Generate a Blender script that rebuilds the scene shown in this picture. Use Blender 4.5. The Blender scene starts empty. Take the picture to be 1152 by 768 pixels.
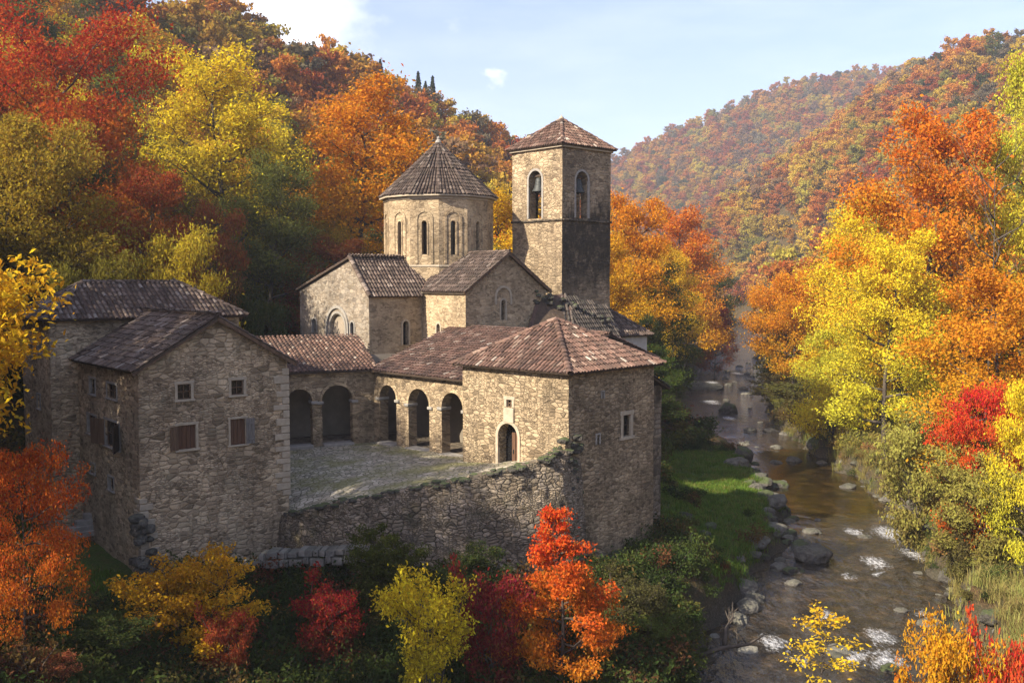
import bpy, bmesh, math, random
import numpy as np
from mathutils import Vector, Matrix, noise
from mathutils.geometry import delaunay_2d_cdt, intersect_point_tri_2d

# ------------------------------------------------------------------ basics
scene = bpy.context.scene
COL = scene.collection
F, CAMZ, PITCH = 1100.0, 18.0, math.atan(69 / 1100)
RND = random.Random(7)

def ray(u, v):
    a, b = (u - 576) / F, (384 - v) / F
    return Vector((a, b * math.sin(PITCH) + math.cos(PITCH), b * math.cos(PITCH) - math.sin(PITCH)))

def at(u, v, Y):
    d = ray(u, v)
    d = d * (Y / d.y)
    return Vector((d.x, d.y, d.z + CAMZ))

def onz(u, v, z):
    d = ray(u, v)
    d = d * ((z - CAMZ) / d.z)
    return Vector((d.x, d.y, z))

def link(o, parent=None):
    COL.objects.link(o)
    if parent is not None:
        o.parent = parent
    return o

def tag(o, label=None, cat=None, group=None, kind=None):
    if label: o['label'] = label
    if cat: o['category'] = cat
    if group: o['group'] = group
    if kind: o['kind'] = kind
    return o

def thing(name, label, cat, loc, group=None):
    o = bpy.data.objects.new(name, None)
    o.empty_display_size = 0.5
    o.location = loc
    link(o)
    return tag(o, label, cat, group)

class MB:
    """collects faces of one mesh, with one uv per vertex of each face"""
    def __init__(s):
        s.v, s.f, s.uv = [], [], []
    def add(s, verts, faces, uvs=None):
        b = len(s.v)
        s.v += [tuple(p) for p in verts]
        for f in faces:
            s.f.append([b + i for i in f])
            if uvs is None: s.uv += [(0.0, 0.0)] * len(f)
            elif isinstance(uvs, tuple): s.uv += [uvs] * len(f)
            else: s.uv += [uvs[i] for i in f]
    def build(s, name, mat, parent=None, smooth=False, loc=None):
        off = Vector(loc) if loc is not None else (Vector(root_of(parent).location) if parent is not None else Vector((0, 0, 0)))
        me = bpy.data.meshes.new(name)
        me.from_pydata([(p[0] - off.x, p[1] - off.y, p[2] - off.z) for p in s.v], [], s.f)
        uvl = me.uv_layers.new(name='UVMap')
        uvl.data.foreach_set('uv', np.array(s.uv, dtype=np.float32).ravel())
        if smooth:
            me.polygons.foreach_set('use_smooth', [True] * len(me.polygons))
        me.materials.append(mat)
        me.update()
        o = bpy.data.objects.new(name, me)
        if parent is None and loc is not None: o.location = off
        return link(o, parent)

def root_of(o):
    while o.parent is not None: o = o.parent
    return o

def V(*a): return Vector(a)

def box_uv(mb, c, ax, ay, az, sx, sy, sz, uv=None, bevel=0.0):
    """oriented box: centre c, unit axes, full sizes"""
    bm = bmesh.new()
    bmesh.ops.create_cube(bm, size=1.0)
    M = Matrix((ax * sx, ay * sy, az * sz)).transposed().to_4x4()
    bmesh.ops.transform(bm, matrix=Matrix.Translation(c) @ M, verts=bm.verts)
    if bevel > 0:
        bmesh.ops.bevel(bm, geom=bm.edges[:], offset=bevel, segments=1, affect='EDGES', profile=0.5)
    bm.verts.index_update()
    vs = [v.co.copy() for v in bm.verts]
    fs, uvs = [], {}
    for f in bm.faces:
        fs.append([v.index for v in f.verts])
    if uv is None:
        # project on dominant axis of each face: uv in metres
        for f, idx in zip(bm.faces, fs):
            n = f.normal
            h = V(-n.y, n.x, 0)
            if h.length < 0.3: e1, e2 = ax, ay
            else: e1, e2 = h.normalized(), V(0, 0, 1)
            mb.add([vs[i] for i in idx], [list(range(len(idx)))], [(vs[i].dot(e1), vs[i].dot(e2)) for i in idx])
    else:
        mb.add(vs, fs, uv)
    bm.free()

Z = V(0, 0, 1)

def tube(mb, pts, rads, n=7, uv=(0.5, 0.5), cap=True):
    rings = []
    pts = [Vector(p) for p in pts]
    for i, p in enumerate(pts):
        d = (pts[min(i + 1, len(pts) - 1)] - pts[max(i - 1, 0)])
        if d.length < 1e-6: d = Z.copy()
        d.normalize()
        a = d.cross(V(0.31, 0.87, 0.2))
        if a.length < 0.05: a = d.cross(V(1, 0, 0))
        a.normalize(); b = d.cross(a)
        rings.append([p + (a * math.cos(2 * math.pi * k / n) + b * math.sin(2 * math.pi * k / n)) * rads[i] for k in range(n)])
    vs = [q for r in rings for q in r]
    fs = []
    for i in range(len(pts) - 1):
        for k in range(n):
            fs.append([i * n + k, i * n + (k + 1) % n, (i + 1) * n + (k + 1) % n, (i + 1) * n + k])
    if cap:
        fs.append(list(range(n))[::-1]); fs.append([(len(pts) - 1) * n + k for k in range(n)])
    mb.add(vs, fs, uv)

def lathe(mb, c, prof, n=16, uv=(0.5, 0.5)):
    vs, fs = [], []
    for r, z in prof:
        for k in range(n):
            a = 2 * math.pi * k / n
            vs.append(c + V(r * math.cos(a), r * math.sin(a), z))
    for i in range(len(prof) - 1):
        for k in range(n):
            fs.append([i * n + k, i * n + (k + 1) % n, (i + 1) * n + (k + 1) % n, (i + 1) * n + k])
    mb.add(vs, fs, uv)

def nv(p, s, a):
    return noise.noise_vector(Vector(p) * s) * a

# ------------------------------------------------------------------ materials
def new_mat(name):
    m = bpy.data.materials.new(name)
    m.use_nodes = True
    nt = m.node_tree
    nt.nodes.clear()
    return m, nt

class N:
    def __init__(s, nt): s.nt = nt
    def __call__(s, typ, props=None, **ins):
        n = s.nt.nodes.new(typ)
        for k, v in (props or {}).items(): setattr(n, k, v)
        for k, v in ins.items():
            key = int(k[1:]) if k[0] == 'i' and k[1:].isdigit() else k.replace('_', ' ')
            if hasattr(v, 'is_output') or isinstance(v, bpy.types.NodeSocket): s.nt.links.new(v, n.inputs[key])
            else: n.inputs[key].default_value = v
        return n
    def math(s, op, a, b=0.0, c=None, clamp=False):
        n = s('ShaderNodeMath', {'operation': op, 'use_clamp': clamp}, i0=a, i1=b)
        if c is not None:
            if isinstance(c, bpy.types.NodeSocket): s.nt.links.new(c, n.inputs[2])
            else: n.inputs[2].default_value = c
        return n.outputs[0]
    def mix(s, f, a, b, blend='MIX'):
        n = s('ShaderNodeMix', {'data_type': 'RGBA', 'blend_type': blend})
        for key, v in ((0, f), (6, a), (7, b)):
            if isinstance(v, bpy.types.NodeSocket): s.nt.links.new(v, n.inputs[key])
            else: n.inputs[key].default_value = v if key == 0 else (tuple(v) + (1.0,) if len(v) == 3 else v)
        return n.outputs[2]
    def ramp(s, f, stops, interp='LINEAR'):
        n = s('ShaderNodeValToRGB', None, Fac=f)
        cr = n.color_ramp; cr.interpolation = interp
        while len(cr.elements) < len(stops): cr.elements.new(0.5)
        for e, (p, c) in zip(cr.elements, stops):
            e.position = p
            e.color = (c, c, c, 1) if not hasattr(c, '__len__') else tuple(c) + (1,)
        return n.outputs[0]
    def noise(s, vec, scale, detail=4, rough=0.55, dim='3D', out=0):
        n = s('ShaderNodeTexNoise', {'noise_dimensions': dim}, Scale=scale, Detail=detail, Roughness=rough)
        if vec is not None: s.nt.links.new(vec, n.inputs['Vector'])
        return n.outputs[out]
    def out(s, surf):
        o = s('ShaderNodeOutputMaterial')
        s.nt.links.new(surf, o.inputs['Surface'])

def stone_mat(name, light, mid, dark, mortar, cx=0.42, cz=0.2, mort_w=0.07, stain=0.45, moss=0.15, bump=0.06, pale=0.2, seed=0.0, irregular=0.06, stain_col=(0.035, 0.033, 0.03), band=None):
    m, nt = new_mat(name); n = N(nt)
    uv = n('ShaderNodeTexCoord').outputs['UV']
    pos = n('ShaderNodeNewGeometry').outputs['Position']
    wob = n('ShaderNodeTexNoise', {'noise_dimensions': '2D'}, Vector=uv, Scale=1.4, Detail=2.0).outputs['Color']
    wv = n('ShaderNodeVectorMath', {'operation': 'SUBTRACT'}, i0=wob, i1=(0.5, 0.5, 0.5)).outputs[0]
    wv = n('ShaderNodeVectorMath', {'operation': 'SCALE'}, i0=wv, Scale=irregular * 2).outputs[0]
    u2 = n('ShaderNodeVectorMath', {'operation': 'ADD'}, i0=uv, i1=wv).outputs[0]
    # two sizes of stones, patches of each
    def cells(sx, sz, off):
        mp = n('ShaderNodeMapping', None, Vector=u2, Location=(seed + off, seed * 0.7, 0), Scale=(1 / sx, 1 / sz, 1)).outputs[0]
        c = n('ShaderNodeTexVoronoi', {'voronoi_dimensions': '2D', 'feature': 'F1'}, Vector=mp, Scale=1.0, Randomness=0.85)
        e = n('ShaderNodeTexVoronoi', {'voronoi_dimensions': '2D', 'feature': 'DISTANCE_TO_EDGE'}, Vector=mp, Scale=1.0, Randomness=0.85)
        return c.outputs['Color'], e.outputs['Distance']
    cA, eA = cells(cx * 1.3, cz * 1.3, 0.0)
    cB, eB = cells(cx * 0.6, cz * 0.62, 3.7)
    sel = n.ramp(n.noise(uv, 0.9, 3, 0.6, '2D'), [(0.47, 0.0), (0.53, 1.0)])
    col = n.mix(sel, cA, cB)
    edge = n('ShaderNodeMix', None, i0=sel, i2=eA, i3=eB).outputs[0]
    sep = n('ShaderNodeSeparateColor', None, Color=col)
    r1, r2 = sep.outputs[0], sep.outputs[1]
    base = n.ramp(r1, [(0.0, dark), (0.35, mid), (0.7, light), (1.0, tuple(min(1, c * 1.12) for c in light))])
    warm = n.mix(n.math('MULTIPLY', r2, 0.5), base, (0.34, 0.25, 0.15))
    base = n.mix(0.45, base, warm)
    fine = n.noise(uv, 14.0, 5, 0.65, '2D')
    base = n.mix(0.5, base, n.ramp(fine, [(0.25, 0.45), (0.75, 1.2)]), 'MULTIPLY')
    mw = n.math('MULTIPLY', n.ramp(edge, [(mort_w * 0.45, 1.0), (mort_w * 1.25, 0.0)]), n.ramp(n.noise(uv, 1.7, 3, 0.6, '2D'), [(0.3, 0.55), (0.6, 1.0)]))
    base = n.mix(mw, base, mortar)
    base = n.mix(1.0, base, n.ramp(n.noise(pos, 0.22, 4, 0.65), [(0.32, 0.68), (0.66, 1.25)]), 'MULTIPLY')
    # large weathering: pale lime wash remains, dark lichen and rain streaks
    base = n.mix(n.math('MULTIPLY', n.ramp(n.noise(pos, 0.55, 5, 0.65), [(0.52, 0.0), (0.68, 1.0)]), pale), base, tuple(min(0.6, c * 1.35) for c in light))
    st = n.ramp(n.noise(n('ShaderNodeMapping', None, Vector=pos, Scale=(1, 1, 0.45)).outputs[0], 0.5, 7, 0.72), [(0.44, 0.0), (0.62, 1.0)])
    base = n.mix(n.math('MULTIPLY', st, stain), base, stain_col)
    if band:   # an irregular black lichen stain between two heights
        zz = n('ShaderNodeSeparateXYZ', None, Vector=pos).outputs[2]
        nn_ = n.noise(n('ShaderNodeMapping', None, Vector=pos, Scale=(1.3, 1.3, 0.4)).outputs[0], 0.8, 8, 0.72)
        zw = n.math('ADD', zz, n.math('MULTIPLY', n.math('ADD', nn_, -0.5), 7.0))
        k1 = n('ShaderNodeMapRange', None, Value=zw, i1=band[0] - 1.0, i2=band[0] + 1.2).outputs[0]
        k2 = n('ShaderNodeMapRange', None, Value=zw, i1=band[1] + 0.9, i2=band[1] - 0.5).outputs[0]
        k3 = n.ramp(n.noise(pos, 1.7, 7, 0.75), [(0.3, 0.25), (0.52, 1.0)])
        base = n.mix(n.math('MULTIPLY', n.math('MULTIPLY', k1, k2), n.math('MULTIPLY', k3, 0.9)), base, (0.03, 0.028, 0.025))
    ms = n.ramp(n.noise(pos, 0.9, 6, 0.7), [(0.55, 0.0), (0.7, 1.0)])
    base = n.mix(n.math('MULTIPLY', ms, moss), base, (0.07, 0.085, 0.025))
    base = n.mix(1.0, base, (1.08, 0.99, 0.87), 'MULTIPLY')
    h = n.math('ADD', n.ramp(edge, [(0.0, 0.0), (mort_w * 1.6, 0.8), (0.5, 1.0)]), n.math('MULTIPLY', fine, 0.45))
    h = n.math('ADD', h, n.math('MULTIPLY', r2, 0.35))
    bp = n('ShaderNodeBump', None, Height=h, Strength=1.0, Distance=bump)
    b = n('ShaderNodeBsdfPrincipled', None, Base_Color=base, Roughness=0.93, Normal=bp.outputs[0])
    b.inputs['Specular IOR Level'].default_value = 0.25
    n.out(b.outputs[0])
    return m

def tile_mat(name, stops, moss=0.2, dirt=0.4):
    m, nt = new_mat(name); n = N(nt)
    uv = n('ShaderNodeTexCoord').outputs['UV']
    pos = n('ShaderNodeNewGeometry').outputs['Position']
    x = n('ShaderNodeSeparateXYZ', None, Vector=uv).outputs[0]
    c = n.ramp(x, stops)
    f = n.noise(pos, 9, 5, 0.65)
    c = n.mix(0.6, c, n.ramp(f, [(0.3, 0.5), (0.7, 1.25)]), 'MULTIPLY')
    c = n.mix(n.math('MULTIPLY', n.ramp(n.noise(pos, 0.6, 6, 0.7), [(0.45, 0.0), (0.62, 1.0)]), dirt), c, (0.035, 0.03, 0.027))
    c = n.mix(n.math('MULTIPLY', n.ramp(n.noise(pos, 1.6, 6, 0.75), [(0.54, 0.0), (0.66, 1.0)]), moss), c, (0.16, 0.15, 0.1))
    bp = n('ShaderNodeBump', None, Height=f, Strength=0.5, Distance=0.02)
    b = n('ShaderNodeBsdfPrincipled', None, Base_Color=c, Roughness=0.88, Normal=bp.outputs[0])
    b.inputs['Specular IOR Level'].default_value = 0.25
    n.out(b.outputs[0])
    return m

def plain_mat(name, c1, c2, scale=4.0, rough=0.85, bump=0.02, stretch=(1, 1, 1), metal=0.0, spec=0.3):
    m, nt = new_mat(name); n = N(nt)
    pos = n('ShaderNodeNewGeometry').outputs['Position']
    mp = n('ShaderNodeMapping', None, Vector=pos, Scale=stretch).outputs[0]
    f = n.noise(mp, scale, 6, 0.65)
    c = n.ramp(f, [(0.3, c1), (0.7, c2)])
    bp = n('ShaderNodeBump', None, Height=f, Strength=0.6, Distance=bump)
    b = n('ShaderNodeBsdfPrincipled', None, Base_Color=c, Roughness=rough, Metallic=metal, Normal=bp.outputs[0])
    b.inputs['Specular IOR Level'].default_value = spec
    n.out(b.outputs[0])
    return m

M = {}
M['stone'] = stone_mat('rubble_stone', (0.43, 0.36, 0.26), (0.3, 0.245, 0.175), (0.15, 0.122, 0.09), (0.3, 0.25, 0.18), cx=0.36, cz=0.17, stain=0.35, seed=1.3)
M['stone_house'] = stone_mat('house_rubble', (0.56, 0.47, 0.35), (0.4, 0.33, 0.24), (0.17, 0.14, 0.1), (0.4, 0.335, 0.25), cx=0.36, cz=0.17, stain=0.3, bump=0.07, seed=4.1)
M['stone_dark'] = stone_mat('dark_rubble', (0.27, 0.245, 0.21), (0.18, 0.16, 0.135), (0.085, 0.078, 0.07), (0.13, 0.115, 0.095), cx=0.48, cz=0.22, stain=0.6, moss=0.22, seed=7.7)
M['stone_church'] = stone_mat('church_stone', (0.46, 0.385, 0.275), (0.34, 0.28, 0.195), (0.19, 0.155, 0.11), (0.33, 0.275, 0.195), cx=0.36, cz=0.17, mort_w=0.06, stain=0.3, moss=0.05, bump=0.03, pale=0.35, seed=2.2)
M['stone_grey'] = stone_mat('grey_church_stone', (0.28, 0.265, 0.24), (0.21, 0.195, 0.175), (0.13, 0.12, 0.11), (0.2, 0.185, 0.165), cx=0.45, cz=0.2, mort_w=0.05, stain=0.4, bump=0.03, seed=9.2)
M['stone_dry'] = stone_mat('dry_wall_stone', (0.32, 0.29, 0.245), (0.22, 0.2, 0.165), (0.1, 0.09, 0.076), (0.085, 0.076, 0.06), cx=0.28, cz=0.135, mort_w=0.09, stain=0.5, moss=0.35, bump=0.1, pale=0.05, seed=5.5, irregular=0.18)
M['stone_corner'] = stone_mat('corner_building_stone', (0.44, 0.37, 0.265), (0.29, 0.24, 0.17), (0.13, 0.105, 0.075), (0.25, 0.205, 0.145), cx=0.32, cz=0.14, stain=0.38, moss=0.1, bump=0.07, seed=3.9)
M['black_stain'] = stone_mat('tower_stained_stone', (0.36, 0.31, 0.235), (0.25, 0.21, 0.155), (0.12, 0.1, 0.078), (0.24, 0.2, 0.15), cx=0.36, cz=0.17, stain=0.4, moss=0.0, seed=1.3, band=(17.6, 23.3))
M['trim'] = plain_mat('pale_dressed_stone', (0.3, 0.25, 0.18), (0.43, 0.365, 0.27), 3.5, 0.9, 0.02)
M['trim_grey'] = plain_mat('grey_dressed_stone', (0.2, 0.185, 0.16), (0.33, 0.305, 0.265), 3.5, 0.9, 0.03)
M['wood'] = plain_mat('old_wood', (0.07, 0.042, 0.025), (0.16, 0.1, 0.06), 6, 0.8, 0.015, (1, 1, 0.15))
M['wood_red'] = plain_mat('brown_shutter_wood', (0.07, 0.036, 0.021), (0.13, 0.066, 0.036), 6, 0.75, 0.015, (3, 3, 0.3))
M['wood_grey'] = plain_mat('grey_weathered_wood', (0.11, 0.1, 0.088), (0.2, 0.185, 0.165), 6, 0.85, 0.015, (3, 3, 0.3))
M['wood_dark'] = plain_mat('dark_eaves_wood', (0.03, 0.022, 0.016), (0.09, 0.062, 0.042), 5, 0.85, 0.02)
M['glass'] = plain_mat('dark_pane', (0.006, 0.006, 0.007), (0.014, 0.014, 0.015), 2, 0.12, 0.0, spec=0.5)
M['void'] = plain_mat('dark_interior_plaster', (0.035, 0.03, 0.025), (0.07, 0.06, 0.05), 1.2, 0.95, 0.03)
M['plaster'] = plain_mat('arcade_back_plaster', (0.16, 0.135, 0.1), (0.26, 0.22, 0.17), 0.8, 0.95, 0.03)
M['white_plaster'] = plain_mat('white_plaster', (0.36, 0.34, 0.3), (0.5, 0.475, 0.43), 1.2, 0.95, 0.02)
M['bronze'] = plain_mat('bell_bronze', (0.03, 0.032, 0.03), (0.08, 0.085, 0.08), 6, 0.6, 0.004, metal=0.4)
R_RED = [(0.0, (0.075, 0.045, 0.034)), (0.3, (0.125, 0.073, 0.053)), (0.6, (0.165, 0.094, 0.068)), (0.85, (0.21, 0.122, 0.09)), (0.96, (0.28, 0.195, 0.145)), (1.0, (0.42, 0.36, 0.29))]
R_BROWN = [(0.0, (0.055, 0.04, 0.032)), (0.3, (0.085, 0.06, 0.047)), (0.6, (0.115, 0.082, 0.064)), (0.9, (0.165, 0.12, 0.095)), (1.0, (0.26, 0.21, 0.17))]
R_GREY = [(0.0, (0.055, 0.036, 0.026)), (0.3, (0.1, 0.068, 0.05)), (0.6, (0.145, 0.102, 0.076)), (0.9, (0.2, 0.148, 0.115)), (1.0, (0.28, 0.24, 0.2))]
M['tile_red'] = tile_mat('red_barrel_tiles', R_RED, 0.25, 0.45)
M['tile_brown'] = tile_mat('brown_barrel_tiles', R_BROWN, 0.25, 0.4)
M['tile_cone'] = tile_mat('dark_cone_tiles', [(p, tuple(q * 0.72 for q in c)) for p, c in R_BROWN], 0.2, 0.3)
M['tile_grey'] = tile_mat('grey_weathered_tiles', R_GREY, 0.35, 0.35)
M['tile_moss'] = tile_mat('mossy_dark_tiles', [(0.0, (0.03, 0.027, 0.024)), (0.5, (0.07, 0.06, 0.05)), (1.0, (0.13, 0.105, 0.085))], 0.3, 0.7)
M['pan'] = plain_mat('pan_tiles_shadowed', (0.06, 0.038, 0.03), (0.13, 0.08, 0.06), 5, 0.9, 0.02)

# ------------------------------------------------------------------ walls
def in_poly(x, y, poly):
    c = False; j = len(poly) - 1
    for i in range(len(poly)):
        xi, yi = poly[i]; xj, yj = poly[j]
        if (yi > y) != (yj > y) and x < (xj - xi) * (y - yi) / (yj - yi) + xi: c = not c
        j = i
    return c

def densify(poly, step):
    out = []
    for i, a in enumerate(poly):
        b = poly[(i + 1) % len(poly)]
        k = max(1, int(math.hypot(b[0] - a[0], b[1] - a[1]) / step))
        for j in range(k):
            out.append((a[0] + (b[0] - a[0]) * j / k, a[1] + (b[1] - a[1]) * j / k))
    return out

def wobble(p, amp):
    return Vector(p) + nv(p, 0.7, 0.05 * amp) + nv(p + V(31, 7, 3), 2.3, 0.022 * amp)

class Wall:
    """a vertical wall face between plan points P0 (left seen from outside) and P1"""
    def __init__(s, P0, P1):
        s.P0 = V(P0[0], P0[1], 0); d = V(P1[0], P1[1], 0) - s.P0
        s.L = d.length; s.d = d / s.L; s.n = V(s.d.y, -s.d.x, 0)
    def p(s, a, z, out=0.0):
        q = s.P0 + s.d * a + s.n * out
        return V(q.x, q.y, z)
    def pix(s, u, v, out=0.0):
        d = ray(u, v); c = V(0, 0, CAMZ)
        P = s.P0 + s.n * out
        k = s.n.dot(P - c) / s.n.dot(d)
        q = c + d * k
        return ((q - P).dot(s.d), q.z)
    def rect(s, u0, v0, u1, v1):
        a0, z1 = s.pix(u0, (v0)); a1, _ = s.pix(u1, v0); _, z0 = s.pix((u0 + u1) / 2, v1); _, z1 = s.pix((u0 + u1) / 2, v0)
        return (min(a0, a1), z0, max(a0, a1), z1)
    def panel(s, mb, outline, holes=(), step=0.4, amp=1.0, reveal=0.4, uoff=0.0):
        out = densify(outline, step)
        hs = [densify(h, step * 0.8) for h in holes]
        pts = [Vector(q) for q in out]; edges = [(i, (i + 1) % len(out)) for i in range(len(out))]
        for h in hs:
            b = len(pts); pts += [Vector(q) for q in h]
            edges += [(b + i, b + (i + 1) % len(h)) for i in range(len(h))]
        xs = [q[0] for q in out]; zs = [q[1] for q in out]
        bd = [tuple(q) for q in pts]
        a = min(xs) + step * 0.6
        while a < max(xs):
            z = min(zs) + step * 0.6
            while z < max(zs):
                q = (a + RND.uniform(-.1, .1) * step, z + RND.uniform(-.1, .1) * step)
                if in_poly(q[0], q[1], out) and not any(in_poly(q[0], q[1], h) for h in hs):
                    if min((q[0] - e[0]) ** 2 + (q[1] - e[1]) ** 2 for e in bd) > (step * 0.35) ** 2:
                        pts.append(Vector(q))
                z += step
            a += step
        r = delaunay_2d_cdt(pts, edges, [], 0, 1e-5)
        vs, fs = r[0], r[2]
        P = [wobble(s.p(q.x, q.y), amp) for q in vs]
        keep = []
        for f in fs:
            cx = sum(vs[i].x for i in f) / len(f); cy = sum(vs[i].y for i in f) / len(f)
            if in_poly(cx, cy, out) and not any(in_poly(cx, cy, h) for h in hs):
                f = list(f)
                nn = (P[f[1]] - P[f[0]]).cross(P[f[2]] - P[f[0]])
                keep.append(f if nn.dot(s.n) > 0 else f[::-1])
        mb.add(P, keep, [(q.x + uoff, q.y) for q in vs])
        for h in hs:
            k = len(h)
            A = [wobble(s.p(*q), amp) for q in h]; B = [wobble(s.p(*q), amp) - s.n * reveal for q in h]
            uvs = [(q[0] + uoff, q[1]) for q in h] + [(q[0] + uoff + 0.3, q[1] + 0.2) for q in h]
            mb.add(A + B, [[i, (i + 1) % k, k + (i + 1) % k, k + i] for i in range(k)], uvs)

def rect_hole(r): return [(r[0], r[1]), (r[2], r[1]), (r[2], r[3]), (r[0], r[3])]
def arch_hole(a0, a1, z0, ztop, seg=10, pointed=False):
    w = (a1 - a0) / 2; c = (a0 + a1) / 2; rise = min(w, ztop - z0) if not pointed else w * 1.0
    zs = ztop - rise
    return [(a0, z0), (a1, z0)] + [(c + w * math.cos(math.pi * k / seg), zs + rise * math.sin(math.pi * k / seg)) for k in range(seg + 1)]

def strip_frame(mb, w, r, t=0.14, proud=0.04, depth=0.12, sill=True, top=True):
    """four dressed stones round a rectangular opening"""
    a0, z0, a1, z1 = r
    d = depth + proud; o = (proud - depth) / 2
    def b(x0, q0, x1, q1, ex=0.0):
        box_uv(mb, w.p((x0 + x1) / 2, (q0 + q1) / 2, o + ex / 2), w.d, w.n, Z, x1 - x0, d + ex, q1 - q0, None, 0.012)
    b(a0 - t, z0, a0, z1); b(a1, z0, a1 + t, z1)
    if top: b(a0 - t * 1.3, z1, a1 + t * 1.3, z1 + t * 1.1)
    if sill: b(a0 - t * 1.4, z0 - t * 0.8, a1 + t * 1.4, z0, 0.06)

def arch_band(mb, w, a0, a1, z0, ztop, t=0.2, proud=0.05, inner=0.1, seg=14, legs=True):
    """a stone band round an arched opening (one closed strip)"""
    wd = (a1 - a0) / 2; c = (a0 + a1) / 2; zs = ztop - wd
    path = []
    if legs: path.append((a1, z0, a1 + t, z0))
    for k in range(seg + 1):
        th = math.pi * k / seg
        path.append((c + wd * math.cos(th), zs + wd * math.sin(th), c + (wd + t) * math.cos(th), zs + (wd + t) * math.sin(th)))
    if legs: path.append((a0, z0, a0 - t, z0))
    vs, fs, uvs = [], [], []
    for (x0, q0, x1, q1) in path:
        vs += [w.p(x0, q0, -inner), w.p(x0, q0, proud), w.p(x1, q1, proud), w.p(x1, q1, -inner)]
        uvs += [(x0, q0), (x0, q0), (x1, q1), (x1, q1)]
    for i in range(len(path) - 1):
        b = i * 4
        for k in range(3):
            fs.append([b + k, b + k + 1, b + 4 + k + 1, b + 4 + k])
    e = (len(path) - 1) * 4
    fs += [[0, 3, 2, 1], [e, e + 1, e + 2, e + 3]]
    mb.add(vs, fs, uvs)

def quad_pane(mb, w, hole, out):
    P = [w.p(a, z, out) for a, z in hole]
    c = w.p(sum(h[0] for h in hole) / len(hole), sum(h[1] for h in hole) / len(hole), out)
    k = len(P)
    mb.add(P + [c], [[i, (i + 1) % k, k] for i in range(k)])

# ------------------------------------------------------------------ roofs
def half_tile(mb, p0, p1, side, up, r0, r1, uv, seg=4):
    """cover tile from lower point p0 to upper p1"""
    vs = []
    for p, r in ((p0, r0), (p1, r1)):
        for k in range(seg + 1):
            th = math.pi * k / seg
            vs.append(p + side * (r * math.cos(th)) + up * (r * 0.8 * math.sin(th)))
    fs = [[k, seg + 1 + k, seg + 2 + k, k + 1] for k in range(seg)]
    mb.add(vs, fs, uv)

def roof_face(tiles, pans, under, pts, tw=0.27, th=0.42, thick=0.1, rnd=None):
    """one planar roof slope; pts[0]->pts[1] is the eave"""
    rnd = rnd or RND
    pts = [Vector(p) for p in pts]
    A, B = pts[0], pts[1]
    e = (B - A).normalized()
    far = max(pts[2:], key=lambda p: ((p - A) - e * (p - A).dot(e)).length)
    g = ((far - A) - e * (far - A).dot(e)).normalized()
    n = e.cross(g)
    if n.z < 0:
        A, B = B, A; pts = [A, B] + pts[2:][::-1]
        e = -e; n = -n
    P2 = [((p - A).dot(e), (p - A).dot(g)) for p in pts]
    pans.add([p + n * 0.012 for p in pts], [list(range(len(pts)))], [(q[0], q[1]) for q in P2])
    k = len(pts)
    under.add([p - n * 0.0 for p in pts] + [p - n * thick for p in pts], [list(range(k, 2 * k))[::-1]] + [[i, i + k, (i + 1) % k + k, (i + 1) % k] for i in range(k)])
    us = [q[0] for q in P2]; vs = [q[1] for q in P2]
    ncol = int((max(us) - min(us)) / tw) + 1
    sh = rnd.uniform(0, tw)
    for i in range(-1, ncol + 1):
        u = min(us) + sh + i * tw
        colj = rnd.uniform(-0.02, 0.02)
        v = 0.0
        while v < max(vs):
            if in_poly(u, v + 0.05, P2) and in_poly(u, min(v + th * 0.6, max(vs) - 0.01), P2):
                j = colj + rnd.uniform(-0.018, 0.018); jh = rnd.uniform(0, 0.018); sk = rnd.uniform(-0.014, 0.014)
                drop = rnd.uniform(-0.03, 0.03) - (0.05 if v == 0 else 0)
                p0 = A + e * (u + j) + g * (v + drop) + n * (0.055 + jh)
                p1 = A + e * (u + j + sk) + g * (v + th * 1.08) + n * (0.022 + jh * 0.5)
                half_tile(tiles, p0, p1, e, n, tw * 0.37, tw * 0.31, (rnd.random(), rnd.random()))
            v += th
    return n

def ridge_line(mb, P, Q, r=0.15, step=0.42, up=None, rnd=None):
    rnd = rnd or RND
    P, Q = Vector(P), Vector(Q)
    d = Q - P; L = d.length; d /= L
    side = d.cross(Z); side.normalize()
    up = side.cross(d)
    if up.z < 0: up = -up
    k = max(1, int(L / step))
    for i in range(k):
        a, b = P + d * (L * i / k - 0.03), P + d * (L * (i + 1) / k + 0.05)
        j = rnd.uniform(-0.015, 0.015)
        half_tile(mb, a + up * (0.05 + j) + side * j, b + up * (0.02 + j), side, up, r * 1.06, r * 0.92, (rnd.random(), rnd.random()), 5)

class Roof:
    def __init__(s): s.t, s.p, s.u, s.r = MB(), MB(), MB(), MB()
    def face(s, pts, **k): return roof_face(s.t, s.p, s.u, pts, **k)
    def ridge(s, P, Q, **k): ridge_line(s.r, P, Q, **k)
    def build(s, parent, mat, name='roof', ridge_mat=None):
        o = s.t.build(name, M[mat], parent)
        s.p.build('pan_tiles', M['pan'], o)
        s.u.build('eaves_boards', M['wood_dark'], o)
        if s.r.f: s.r.build('ridge_tiles', M[ridge_mat or mat], o)
        return o

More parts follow.
